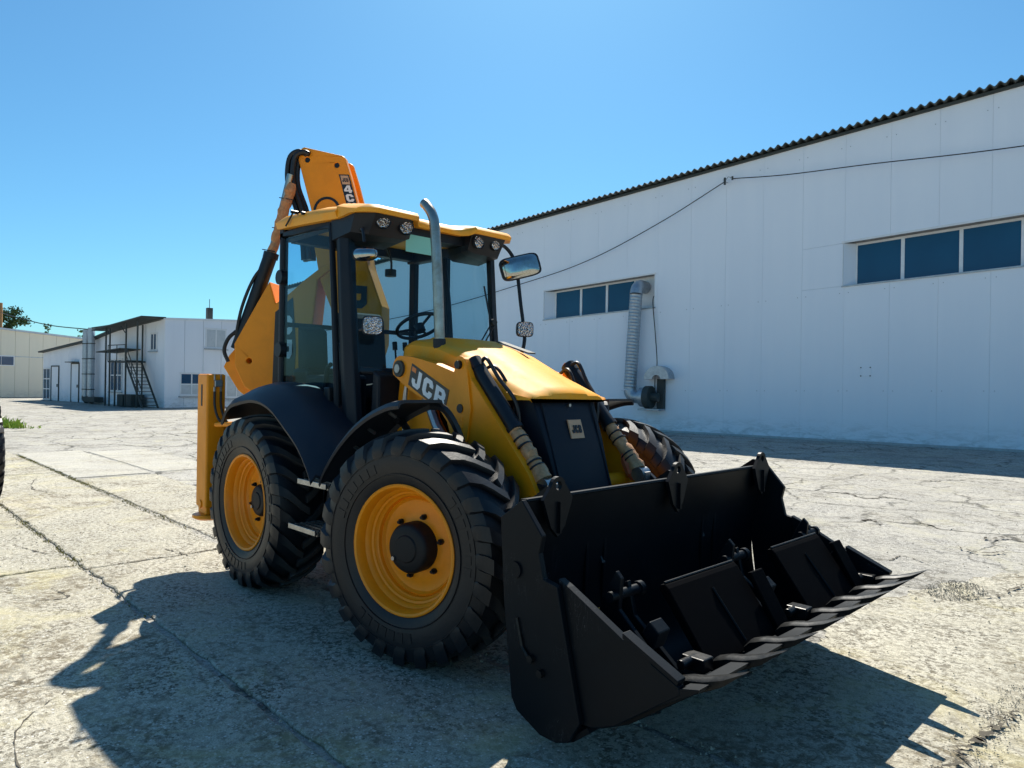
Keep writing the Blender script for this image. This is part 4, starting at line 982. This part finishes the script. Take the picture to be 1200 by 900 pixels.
    for yy in (-.52,-.40,.40,.52): MB().tube([(-.12,yy,1.76),(-.16,yy,2.0)], .010, 6).cyl((-.16,yy,1.98),(-.17,yy,2.06),.024,10).build('console_lever', 'black', rc)
    P_(MB().prism([(-.05,1.5),(.35,1.5),(.40,1.62),(.0,1.66)], -.64, -.42).prism([(-.20,1.6),(-.05,1.62),(-.10,2.12),(-.22,2.16)], -.60, -.36), 'fold_seat', 'fabric', bevel=.03)
    P_(MB().tube([(.50,-.52,1.95),(.52,-.52,2.10)], .012, 6).cyl((.52,-.52,2.10),(.53,-.52,2.17),.03,10), 'control_lever', 'black')
    sw = P_(MB().prism([(.94,1.2),(1.04,1.2),(.92,1.92),(.80,2.02),(.74,1.98),(.80,1.86)], -.09, .09), 'steering_column', 'plastic', bevel=.025)
    ang = R(-28); c = Vector((.76,0,2.14)); ax = Vector((math.cos(ang)*0+math.sin(R(-30)), 0, math.cos(R(-30)))); e1 = Vector((math.cos(R(-30)), 0, -math.sin(R(-30)))); e2 = Vector((0,1,0))
    ring = [c + (e1*math.cos(2*math.pi*k/36)+e2*math.sin(2*math.pi*k/36))*.19 for k in range(37)]
    b = MB().tube(ring, .015, 8)
    for k in (0, 2.2, -2.2): b.tube([c-ax*.02, c+(e1*math.cos(k)+e2*math.sin(k))*.185], .012, 6)
    b.cyl(c-ax*.05, c+ax*.01, .045, 12); b.build('steering_wheel', 'black', sw, smooth=50)
    P_(MB().tube(bez([(.3,-.05,2.90),(.36,-.02,2.75),(.34,.0,2.62)],4), .01, 6).cyl((.33,0,2.60),(.33,.0,2.66),.05,10), 'interior_lamp', 'black')
cab()

def exhaust():
    pts = bez([(1.50,-.36,1.84),(1.495,-.36,2.0),(1.46,-.36,2.45),(1.42,-.36,2.80),(1.385,-.36,2.91),(1.32,-.36,2.985),(1.285,-.36,3.01)], 6)
    P_(MB().tube(pts, .038, 20, cap=False).tube(pts, .034, 20, cap=False), 'exhaust', 'chrome', smooth=True)
    P_(MB().cyl((1.498,-.36,1.90),(1.494,-.36,1.985),.046,20), 'exhaust_collar', 'black', smooth=30)
exhaust()

def bonnet():
    st = [(1.06,.34,1.965,1.99),(1.20,.38,1.985,2.02),(1.5,.385,1.955,1.995),(1.75,.375,1.880,1.915),(2.05,.365,1.745,1.785),(2.25,.36,1.665,1.70),(2.36,.357,1.622,1.652),(2.425,.350,1.600,1.628),(2.445,.34,1.585,1.605)]
    rings = []
    for x, w, ze, zc in st:
        lo = ze-.34 if x < 1.6 else max(ze-.28, 1.55) if x < 2.2 else 1.56
        lo = max(lo, 1.565) if x > 2.3 else lo
        half = [(x, w+.045, lo), (x, w+.04, (lo+ze)/2), (x, w+.02, ze-.035), (x, w-.01, ze-.005), (x, w-.05, ze+.006), (x, w*.55, zc-.012), (x, w*.5, zc), (x, 0, zc+.006)]
        rings.append([(a, -b, c) for a, b, c in half]+[(a, b, c) for a, b, c in half[::-1][1:]])
    P_(MB().loft(rings), 'bonnet', 'bonnet', smooth=30)
    bo = [o for o in LOADER.children if o.name.startswith('bonnet')][0]
    MB().box((1.52,.19,1.985),(1.86,.27,1.995)).build('bonnet_vent', 'darkmetal', bo)
    v = bpy.data.objects['bonnet_vent']
    for q in v.data.vertices: q.co.z += (-.28*(q.co.x-1.52) if q.co.x > 1.6 else 0) + .004
    # grille surround and face
    g = MB(); top, bot = 1.585, .90
    rings = []
    for z, xf, w in ((1.572,2.395,.335),(1.3,2.50,.315),(1.0,2.60,.29),(.80,2.65,.28)):
        rings.append([(1.95,-w-.02,z),(xf-.13,-w-.02,z),(xf,-w+.03,z),(xf+.018,0,z),(xf,w-.03,z),(xf-.13,w+.02,z),(1.95,w+.02,z)])
    gr = P_(g.loft(rings), 'grille', 'grille', smooth=20, bevel=.008)
    def fp(y, z, o=0): t = (1.60-z)/.6; return (2.395+.205*t+.018*(1-abs(y)/.3)+o, y, z)
    pl = MB(); q = [fp(-.055,1.435,.012), fp(.075,1.435,.012), fp(.075,1.315,.012), fp(-.055,1.315,.012)]; q2 = [(x-.01,y,z) for x,y,z in q]
    bd = pl.add(q+q2, [(0,1,2,3),(7,6,5,4),(0,4,5,1),(1,5,6,2),(2,6,7,3),(3,7,4,0)]).build('badge', 'peach', gr)
    q = [fp(-.040,1.402,.016), fp(.060,1.402,.016), fp(.060,1.348,.016), fp(-.040,1.348,.016)]
    glyphs(MB(), 'JCB', q, ((.02,.30),(.36,.64),(.70,.98)), .02, .98, .002).build('badge_lettering', 'decal', bd)
    MB().cyl(fp(0,1.53,-.01), fp(0,1.53,.012), .011, 10).cyl(fp(-.2,.98,-.01), fp(-.2,.98,.012), .011, 10).cyl(fp(.2,.98,-.01), fp(.2,.98,.012), .011, 10).build('grille_bolts', 'steel', gr)
    for y in (-.245, .245):
        MB().tube([fp(y,1.56,.004), fp(y,1.25,.004), fp(y,.92,.004)], .006, 6).build('grille_rib', 'grille', gr)
bonnet()

def loader_arms():
    outer = rounded(1.30,1.765,.095,205,85,7) + [(1.45,1.848),(1.70,1.80),(1.935,1.735),(1.945,1.775)] + rounded(1.985,1.785,.055,170,20,6) + [(2.085,1.70),(2.35,1.42),(2.62,1.13),(2.95,.62),(3.10,.52),(3.16,.44),(3.10,.34),(2.98,.34),(2.86,.42),(2.42,.94),(2.18,1.16),(2.04,1.27),(1.90,1.36),(1.75,1.50),(1.50,1.58),(1.36,1.64)]
    for s in (-1, 1):
        hole = [circ(1.985,1.787,.03,12)]
        arm = P_(MB().plate(outer, hole, s*.49, s*.565), 'loader_arm', 'yellow', bevel=.010)
        # raised flange plate (tower plate)
        tp = [(1.93,1.74),(1.945,1.775)] + rounded(1.985,1.785,.062,165,15,6) + [(2.075,1.68),(2.105,1.5),(2.07,1.30),(2.02,1.245),(1.90,1.33),(1.86,1.42)]
        MB().plate(tp, [circ(1.985,1.787,.03,12), circ(2.0,1.50,.024,12)], s*.566, s*.578).build('pivot_plate', 'yellow', arm, bevel=.004)
        MB().cyl((2.0,s*.55,1.50),(2.0,s*.584,1.50),.030,14).build('pivot_pin', 'black', arm, smooth=40)
        MB().cyl((1.985,s*.50,1.787),(1.985,s*.60,1.787),.027,14).build('pivot_pin', 'black', arm, smooth=40)
        MB().cyl((1.30,s*.46,1.765),(1.30,s*.585,1.765),.060,20).build('arm_bush', 'darkmetal', arm, smooth=40); MB().cyl((1.30,s*.585,1.765),(1.30,s*.595,1.765),.032,16).build('arm_pin', 'steel', arm, smooth=40)
        for i, zz in enumerate((1.43, 1.385, 1.34)):
            MB().box((1.985,s*.579-.004,zz-.014),(2.025,s*.579+.004,zz+.014)).build('rating_plate', 'yellow', arm, bevel=.003)
        if s < 0:
            y = -.5665
            q = [(1.450,1.803),(1.870,1.618),(1.823,1.455),(1.405,1.650)]
            MB().prism(q, y-.0015, y+.001).build('logo_decal', 'decal', arm)
            y = -.569; TL, TR, BR, BL = [(a, y, b) for a, b in q]
            d = bpy.data.objects['logo_decal']
            glyphs(MB(), 'JCB', (TL, TR, BR, BL), ((.07,.32),(.37,.64),(.69,.96)), .10, .88, .0012).build('logo_lettering', 'white', d)
            sq = [Vector(TL).lerp(Vector(TR), u).lerp(Vector(BL).lerp(Vector(BR), u), v) for u, v in ((.03,.10),(.14,.10),(.14,.30),(.03,.30))]
            sq2 = [p+Vector((0,.001,0)) for p in sq]
            MB().add([tuple(p+Vector((0,-.001,0))) for p in sq]+[tuple(p) for p in sq2], [(0,1,2,3),(7,6,5,4),(0,4,5,1),(1,5,6,2),(2,6,7,3),(3,7,4,0)]).build('logo_square', 'orange', d)
        # tilt ram: black barrel, wrapped rod
        y = s*.475; a = Vector((2.02,y,1.800)); m = Vector((2.40,y,1.395)); e = Vector((2.69,y,1.06)); dv = (m-a).normalized()
        a = a + dv*.01
        ram = P_(MB().cyl(a, m, .052, 20).cyl(m, m+dv*.03, .058, 20).cyl(a-dv*.03, a+dv*.05, .056, 16), 'tilt_ram', 'black', smooth=35)
        MB().cyl(m, e, .028, 14).build('ram_rod', 'chrome', ram, smooth=True)
        rnd = random.Random(5 if s < 0 else 9); pts = []; rr = []
        for k in range(15):
            t = k/14; pts.append(m.lerp(e, .04+.86*t)+Vector((rnd.gauss(0,.004), rnd.gauss(0,.004), rnd.gauss(0,.004)))); rr.append(.047+rnd.uniform(-.006,.006)+(.018*(t-.55) if t > .55 else 0))
        MB().tube(pts, rr, 14).build('rod_wrap', 'filmwrap', ram, smooth=35)
        low = m.lerp(e, .55); pts = [low, m.lerp(e,.7)+Vector((-.02,0,-.02)), m.lerp(e,.95)+Vector((-.05,0,-.02)), m.lerp(e,1.05)+Vector((-.07,0,-.03))]
        MB().tube(pts, [.04,.055,.05,.025], 9).build('paper_wrap', 'kraft' if s < 0 else 'tape', ram, smooth=20)
        for t in (.22,.34,.62,.70):
            c = m.lerp(e,t); o = c.copy(); MB().cyl(o-dv*.004, o+dv*.006, .056, 14).build('tie_band', 'rubber_hose', ram)
        MB().cyl((2.69,y-.045,1.06),(2.69,y+.045,1.06),.05,14).box((2.66,y-.03,.98),(2.75,y+.03,1.08)).build('rod_eye', 'steel', ram, smooth=40)
        # hoses to the ram
        yy = s*.44
        MB().tube(bez([(2.04,yy,1.80),(2.12,yy+.02*s,1.83),(2.22,yy,1.70),(2.34,yy-.03*s,1.56),(2.36,yy-.05*s,1.40),(2.30,yy-.05*s,1.32)],6), .013, 8).tube(bez([(1.98,yy-.04*s,1.74),(2.1,yy-.07*s,1.78),(2.2,yy-.10*s,1.66),(2.27,yy-.10*s,1.52),(2.25,yy-.08*s,1.40)],6), .012, 8).build('ram_hose', 'rubber_hose', ram, smooth=True)
        MB().tube(bez([(2.06,s*.53,1.72),(2.14,s*.535,1.60),(2.24,s*.535,1.52),(2.31,s*.53,1.44)],5), .007, 6).build('ram_pipe', 'steel', ram, smooth=True)
        # tipping lever down to the bucket
        P_(MB().prism([(2.63,1.08),(2.74,1.07),(3.12,.80),(3.16,.70),(3.06,.66),(2.66,.97)], s*.50, s*.53), 'tipping_lever', 'black', bevel=.006)
    P_(MB().tube([(2.52,-.5,1.0),(2.52,.5,1.0)], .06, 12), 'cross_tube', 'yellow', smooth=True)
    P_(MB().tube(bez([(1.30,-.50,1.70),(1.26,-.50,1.5),(1.28,-.50,1.25),(1.35,-.46,1.05)],5), .012, 8).tube(bez([(1.33,-.52,1.68),(1.31,-.52,1.5),(1.33,-.52,1.25),(1.4,-.48,1.05)],5), .012, 8), 'arm_hose', 'steel', smooth=True)
loader_arms()

def bucket():
    bk = empty('front_bucket'); bk.parent = LOADER
    def B(b, name, mat='bucket', parent=bk, **k): return b.build(name, mat, parent, **k)
    back = [(3.235,1.118),(3.20,1.0),(3.155,.82),(3.135,.60),(3.16,.36),(3.23,.20),(3.34,.125),(3.50,.115),(3.62,.20)]
    bb = bez([(a,0,b) for a, b in back], 4)
    th = .022; pts = []
    for i, p in enumerate(bb):
        t = (bb[min(i+1,len(bb)-1)]-bb[max(i-1,0)]).normalized(); n = Vector((-t.z,0,t.x))
        pts.append((p, p - n*th))
    b = MB(); rings = [[(p.x,y,p.z) for p, q in pts]+[(q.x,y,q.z) for p, q in pts[::-1]] for y in (-1.205, 1.205)]
    B(b.loft(rings), 'back_plate', smooth=30)
    B(MB().prism([(3.205,1.095),(3.245,1.118),(3.238,1.130),(3.195,1.125)], -1.204, 1.204), 'top_rail', 'bucket', bevel=.003)
    cheek = [(3.235,1.128),(3.368,.980),(3.349,.900),(3.378,.790),(3.46,.775),(3.60,.215),(3.54,.115),(3.47,.088),(3.37,.088),(3.22,.150),(3.185,.20),(3.125,.64),(3.095,1.03)]
    for s in (-1, 1):
        c = B(MB().prism(cheek, s*1.205, s*1.235), 'cheek_plate', bevel=.004)
        MB().prism([(3.20,.86),(3.30,.86),(3.30,.76),(3.20,.76)], s*1.2355, s*1.245).build('wear_patch', 'bucket', c, bevel=.01) if False else None
        MB().cyl((3.205,s*1.236,.80),(3.205,s*1.246,.80),.038,18).build('boss', 'bucket', c, smooth=40)
        MB().tube([(3.22,s*1.24,.58),(3.26,s*1.243,.46),(3.32,s*1.243,.40)], .010, 6).cyl((3.32,s*1.236,.42),(3.32,s*1.258,.42),.018,8).cyl((3.38,s*1.236,.37),(3.38,s*1.258,.37),.018,8).build('cheek_fitting', 'edge', c)
        side = [(3.44,.80),(3.50,.775),(3.80,.625),(3.815,.640),(3.92,.585),(3.94,.565),(4.06,.515),(4.07,.485),(3.76,.255),(3.64,.205),(3.54,.20)]
        B(MB().prism(side, s*1.160, s*1.203), 'clam_side', bevel=.004)
        B(MB().prism([(3.80,.632),(4.06,.520),(4.065,.54),(3.80,.656)], s*1.155, s*1.21), 'side_edge', 'bucket', bevel=.003)
    # clam floor and cutting edge
    fl = [(3.55,.165),(3.66,.195),(3.80,.262),(4.10,.482),(4.115,.500),(4.04,.475),(3.78,.29),(3.64,.222),(3.55,.19)]
    B(MB().prism(fl, -1.158, 1.158), 'clam_floor', bevel=.003)
    B(MB().prism([(3.98,.415),(4.145,.515),(4.15,.532),(4.07,.512),(3.97,.436)], -1.20, 1.20), 'cutting_edge', 'bucket', bevel=.003)
    # teeth
    for k in range(8):
        y = -1.09+k*(2.20/7)
        prof = [(3.95,.452),(3.99,.492),(4.05,.515),(4.12,.530),(4.20,.560),(4.285,.608),(4.20,.535),(4.13,.496),(4.05,.452),(4.0,.428)]
        b = MB(); w = [.030,.034,.036,.036,.033,.018,.033,.036,.036,.032]
        b.loft([[(a, y-wi, c) for (a, c), wi in zip(prof, w)], [(a, y-wi*.5, c+.012*(i in (1,2,3,4))) for i, ((a, c), wi) in enumerate(zip(prof, w))], [(a, y+wi*.5, c+.012*(i in (1,2,3,4))) for i, ((a, c), wi) in enumerate(zip(prof, w))], [(a, y+wi, c) for (a, c), wi in zip(prof, w)]])
        B(b, 'tooth', 'edge', smooth=35)
    # folded fork plates inside the bucket with their brackets
    for y0, y1 in ((-.80,-.16),(.26,.88)):
        b = MB(); b.prism([(3.70,.735),(3.705,.755),(3.73,.762),(3.75,.745),(3.97,.45),(3.94,.43)], y0, y1); B(b, 'fork_blade', 'bladeblack', bevel=.006)
        B(MB().tube([(3.722,y0+.01,.765),(3.722,y1-.01,.765)], .006, 6), 'blade_lip', 'edge')
        b = MB(); b.prism([(3.80,.715),(3.82,.725),(3.98,.46),(3.95,.44)], y1, y1+.13); B(b, 'fork_heel', 'bladeblack', bevel=.006)
        B(MB().tube([(3.79,(y0+y1)/2,.70),(3.95,(y0+y1)/2+.03,.48)], .006, 5), 'fork_rib', 'bucket')
    for yc in (-.95, .06, 1.02):
        br = B(MB().prism([(3.50,.62),(3.56,.76),(3.60,.83),(3.63,.80),(3.62,.66),(3.78,.52),(3.92,.42),(3.80,.36),(3.60,.46)], yc-.045, yc-.02), 'fork_bracket', 'bucket', bevel=.004)
        MB().prism([(3.52,.62),(3.58,.76),(3.60,.77),(3.64,.62),(3.90,.42),(3.80,.36)], yc+.045, yc+.07).build('bracket_plate', 'bucket', br, bevel=.004)
        MB().cyl((3.60,yc-.09,.72),(3.60,yc+.14,.72),.024,12).cyl((3.60,yc+.12,.72),(3.60,yc+.15,.72),.034,12).build('bracket_pin', 'bucket', br, smooth=40)
        MB().prism([(3.76,.60),(3.80,.66),(3.85,.62),(3.82,.54)], yc-.07, yc+.02).build('latch', 'bucket', br, bevel=.006)
        MB().cyl((3.93,yc-.03,.50),(3.93,yc+.10,.50),.022,10).box((3.89,yc+.04,.46),(4.0,yc+.12,.52)).build('hinge_block', 'edge', br, bevel=.006)
    # lifting ears on the top edge
    for y in (-1.015, .035, 1.085):
        fr = lambda a, t, z: (3.245+t, y+a, z)
        o = [(-.105,1.115)] + rounded(0,1.172,.050,165,15,8) + [(.105,1.115),(.05,.98),(.0,.93),(-.05,.98)]
        e = B(MB().plate(o, [circ(0,1.178,.022,14)], 0, .022, fr), 'lifting_ear', 'bucket', bevel=.003)
        MB().box((3.267,y-.005,.95),(3.285,y+.005,1.10)).build('ear_rib', 'bucket', e)
        MB().prism([(3.10,1.02),(3.10,1.10),(3.20,1.17),(3.245,1.16),(3.22,1.05)], y-.012, y+.012).build('ear_gusset', 'bucket', e)
    for y in (-.58, .58):
        for d in (-.075, .075): B(MB().prism([(3.14,.30),(3.0,.36),(2.98,.50),(3.08,.78),(3.16,.86)], y+d-.01, y+d+.01), 'mounting_lug', 'bucket', bevel=.004)
bucket()

def stabilisers():
    for s in (-1, 1):
        st = P_(MB().box((-.975,s*1.02 if s > 0 else -1.165,.53),(-.75,s*1.165 if s > 0 else -1.0,1.715)), 'stabiliser', 'yellow', bevel=.018, seg=3)
        y = s*1.085
        MB().box((-.955,y-.065,.47),(-.77,y+.065,.62)).build('inner_leg', 'yellow', st, bevel=.01)
        MB().lathe([(0,0),(.10,0),(.135,.02),(.135,.045),(.09,.05),(.03,.07),(0,.07)], 28).build('foot_pad', 'yellow', st, smooth=40)
        f = [o for o in st.children if o.name.startswith('foot_pad')][0]
        for v in f.data.vertices: v.co = Vector((v.co.x*1.05-.86, v.co.z*1.05+y, v.co.y+.42))
        MB().cyl((-.86,y+s*.075,.56),(-.86,y+s*.09,.56),.035,16).build('leg_pin', 'yellow', st, smooth=40)
        MB().box((-.755+.006,y-.025,1.60),(-.715,y+.045,1.66)).build('valve_block', 'steel', st, bevel=.006)
        b = MB().tube([(-.735,y-.02,1.66),(-.735,y-.02,1.71)],.008,6).tube([(-.735,y+.035,1.66),(-.735,y+.035,1.71)],.008,6)
        b.tube([(-.735,y-.02,1.60),(-.735,y-.02,1.55)],.010,6).tube([(-.735,y+.035,1.60),(-.735,y+.035,1.55)],.010,6); b.build('hose_fitting', 'steel', st)
        b = MB(); 
        for d in (-.02,.035): b.tube(bez([(-.735,y+d,1.56),(-.72,y+d,1.42),(-.68,y+d+.03,1.30),(-.60,y+d+.10,1.24),(-.50,y+d+.16,1.25)],6), .011, 8)
        b.build('leg_hose', 'rubber_hose', st, smooth=True)
        b = MB()
        for i in range(8): b.cyl((-.978,y-.03,.72+i*.03),(-.992,y-.03,.72+i*.03),.009,6)
        b.build('leg_studs', 'steel', st)
        MB().box((-.972,y-.02,1.60),(-.978,y+.05,1.66)).box((-.88,y+s*.0805-.002,1.43),(-.85,y+s*.0805+.002,1.62)).build('leg_decal', 'darkmetal', st)
    P_(MB().tube([(-.70,-1.10,1.27),(-.1,-1.0,1.31),(.2,-.9,1.30)], .022, 8), 'rear_rail', 'yellow', smooth=True)
stabilisers()

# boom is swung to one side: its own vertical plane
BA = R(40); BO = Vector((-1.2,-.15)); BD = Vector((math.cos(BA), math.sin(BA))); BN = Vector((-math.sin(BA), math.cos(BA)))
def bf(s, y, z): p = BO + BD*s + BN*y; return (p.x, p.y, z)
def backhoe():
    top = rounded(.12,3.99,.06,190,95,5) + rounded(.49,3.90,.06,75,5,5) + [(.605,3.74),(.695,3.42),(.83,2.98),(.42,2.88),(.27,2.95),(.19,3.42),(.05,3.92)]
    bm_ = P_(MB().plate(top, [circ(.145,3.92,.027,12), circ(.455,3.86,.027,12)], -.03, .05, bf), 'boom_head', 'yellow', bevel=.012)
    P_(MB().plate(top, [circ(.145,3.92,.027,12)], .22, .27, bf), 'boom_head', 'yellow', bevel=.012)  # rear plate added behind the head to fill out the boom's cast shadow
    MB().prism(circ(.145,3.92,.026,12), -.022, .04, bf).prism(circ(.455,3.86,.026,12), -.022, .04, bf).build('boom_pin', 'black', bm_)
    MB().plate(circ(.36,3.40,.14,28), [circ(.36,3.40,.115,28)], -.036, -.028, bf).build('boss_ring', 'black', bm_)
    # model decal running down the right edge
    q = [(.480,3.765),(.586,3.76),(.745,3.22),(.630,3.22)]
    dc = MB().prism(q, -.0335, -.0305, bf).build('model_decal', 'decal', bm_)
    def quad(v0, v1, y=-.0355, u0=.0, u1=1.0):
        a, b_, c, d = [Vector((x, z)) for x, z in q]
        def pt(u, v): w = a.lerp(b_, u).lerp(d.lerp(c, u), v); return bf(w.x, y, w.y)
        return (pt(u0,v0), pt(u1,v0), pt(u1,v1), pt(u0,v1))
    k = quad(.02,.185,-.0352,.12,.88); k2 = quad(.02,.185,-.0340,.12,.88)
    MB().add(list(k)+list(k2), [(0,1,2,3),(7,6,5,4),(0,4,5,1),(1,5,6,2),(2,6,7,3),(3,7,4,0)]).build('decal_square', 'peach', dc)
    glyphs(MB(), 'JCB', quad(.07,.14,-.0370,.2,.8), ((0,.3),(.35,.65),(.7,1)), 0, 1, .0008).build('decal_lettering', 'decal', dc)
    for ch, v0, v1 in (('4',.205,.345),('C',.37,.51),('X',.535,.675)):
        glyphs(MB(), ch, quad(v0, v1, -.0365, .14, .90), ((0,1),), 0, 1, .001).build('decal_lettering', 'white', dc)
    # boom limb down to the kingpost
    lim = [(.27,3.05),(.78,3.05),(.84,2.80),(.98,2.42),(.98,2.05),(.80,1.45),(.42,1.05),(.22,.80),(.05,.88),(.10,1.08),(.46,1.55),(.58,1.95),(.52,2.25),(.34,2.68)]
    b2 = P_(MB().prism(lim, -.15, .15, bf), 'boom', 'yellow', bevel=.015)
    # black lettering on the limb: a rotated B as seen through the screen
    k = [bf(.55,-.153,2.64), bf(.83,-.153,2.62), bf(.83,-.153,2.38), bf(.55,-.153,2.40)]
    glyphs(MB(), 'B', (k[1],k[2],k[3],k[0]), ((0,1),), 0, 1, .001).build('boom_lettering', 'decal', b2)
    # dipper limb: curved upper edge, down to the lower left
    dip = [(.50,2.86),(.36,2.80),(.20,2.68),(.05,2.55),(-.10,2.44),(-.17,2.66),(-.32,2.40),(-.53,2.03),(-.52,1.80),(-.42,1.60),(-.20,1.45),(.05,1.35),(.22,1.60),(.27,2.07),(.33,2.68),(.46,2.78)]
    d = P_(MB().plate(dip, [circ(-.37,1.86,.028,12)], -.175, .10, bf), 'dipper_arm', 'yellow', bevel=.012)
    MB().prism([(-.10,2.35),(.08,2.50),(.12,2.0),(.10,1.6),(-.12,1.6)], -.181, -.176, bf).build('dipper_decal', 'decal', d)
    for ch, z in (('C',2.12),('B',1.88)):
        k = [bf(-.06,-.1835,z+.2), bf(.08,-.1835,z+.2), bf(.08,-.1835,z), bf(-.06,-.1835,z)]
        glyphs(MB(), ch, (k[1],k[2],k[3],k[0]), ((0,1),), 0, 1, .001).build('dipper_lettering', 'white', d)
    # second plate showing behind the lower end
    P_(MB().plate([(-.54,2.03),(-.64,1.92),(-.70,1.80),(-.54,1.56),(-.40,1.46),(-.2,1.6),(-.3,2.0)], [circ(-.5,1.82,.025,12)], -.06, .10, bf), 'dipper_link', 'yellow', bevel=.01)
    # rams and hoses
    r1 = P_(MB().cyl(bf(-.195,-.10,2.93), bf(-.53,-.10,1.98), .068, 18).cyl(bf(-.185,-.10,2.96), bf(-.20,-.10,2.90), .075, 18), 'dipper_ram', 'black', smooth=35)
    MB().cyl(bf(.0,-.10,3.75), bf(-.19,-.10,2.95), .032, 12).build('ram_rod', 'chrome', r1, smooth=True)
    rnd = random.Random(4); pts = []; rr = []
    for k in range(20):
        t = k/19; a = Vector(bf(.02,-.10,3.66)); e = Vector(bf(-.20,-.10,2.90)); pts.append(a.lerp(e, t)+Vector((rnd.gauss(0,.005),rnd.gauss(0,.005),0))); rr.append(.050+rnd.uniform(-.008,.010)-(.015 if k in (0,12) else 0))
    MB().tube(pts, rr, 12).build('rod_wrap', 'kraft', r1, smooth=25)
    b = MB()
    for (s, z) in ((.0,3.48),(-.07,3.18),(-.17,2.96)): b.tube([bf(s-.10,-.13,z+.03), bf(s+.05,-.16,z)], .005, 5)
    b.build('wrap_tie', 'rubber_hose', r1)
    b = MB()
    for i, (ds, y) in enumerate(((-.0,-.02),(.035,.03),(.07,-.05),(-.015,.07),(.09,.02))):
        b.tube(bez([bf(.14+ds*.5,y,3.97), bf(.04+ds,y,4.01-.01*i), bf(-.05+ds,y,3.93), bf(-.06+ds,y,3.68), bf(.04+ds,y,3.40), bf(.10+ds,y,3.10), bf(.12+ds,y,2.9)], 6), .027, 8)
    b.build('hose_bundle', 'rubber_hose', bm_, smooth=True)
    b = MB().tube(bez([bf(-.20,-.14,2.86), bf(-.34,-.15,2.70), bf(-.46,-.16,2.40), bf(-.52,-.15,2.10), bf(-.50,-.14,2.0)], 6), .017, 8).tube(bez([bf(-.52,-.15,2.16), bf(-.60,-.16,2.08), bf(-.64,-.16,1.96), bf(-.60,-.15,1.85)], 6), .02, 8)
    b.build('ram_hose', 'rubber_hose', r1, smooth=True)
    # folded digging bucket low behind the machine
    P_(MB().prism([(.0,1.38),(.24,1.30),(.34,1.0),(.28,.72),(.08,.60),(-.12,.72),(-.16,.95),(.04,.82),(.16,.95),(.10,1.15)], -.28, .20, bf), 'digging_bucket', 'bucket', bevel=.01)
backhoe()

# machine standing just outside the left edge: its wheel and guard rail
def edge_machine():
    t = empty('parked_machine_wheel', (-5.23,-2.95,.62), R(-28), label='black lugged tyre just showing at the left edge of the photo', cat='wheel')
    me = TY_ME; o = bpy.data.objects.new('tyre', me); col.objects.link(o); o.parent = t; o.scale = (.9,.9,.9)
    return t

def edge_machine_parts():
    t = edge_machine(); t.location = (-5.66, -2.165, .64); t.rotation_euler = (0,0,0)
    MB().lathe([(.30,-.10),(.36,-.16),(.386,-.19),(.372,-.15),(.30,.10)], 32).build('rim', 'rim', t, smooth=40)
    g = MB().tube(bez([(-5.1,-2.03,1.18),(-5.1,-2.03,1.26),(-5.12,-2.08,1.31),(-5.2,-2.5,1.32)],6), .014, 8)
    tag(g.build('guard_hoop', 'black', None, smooth=True), 'thin black bent tube above the tyre at the left edge of the photo', 'tube')
edge_machine_parts()
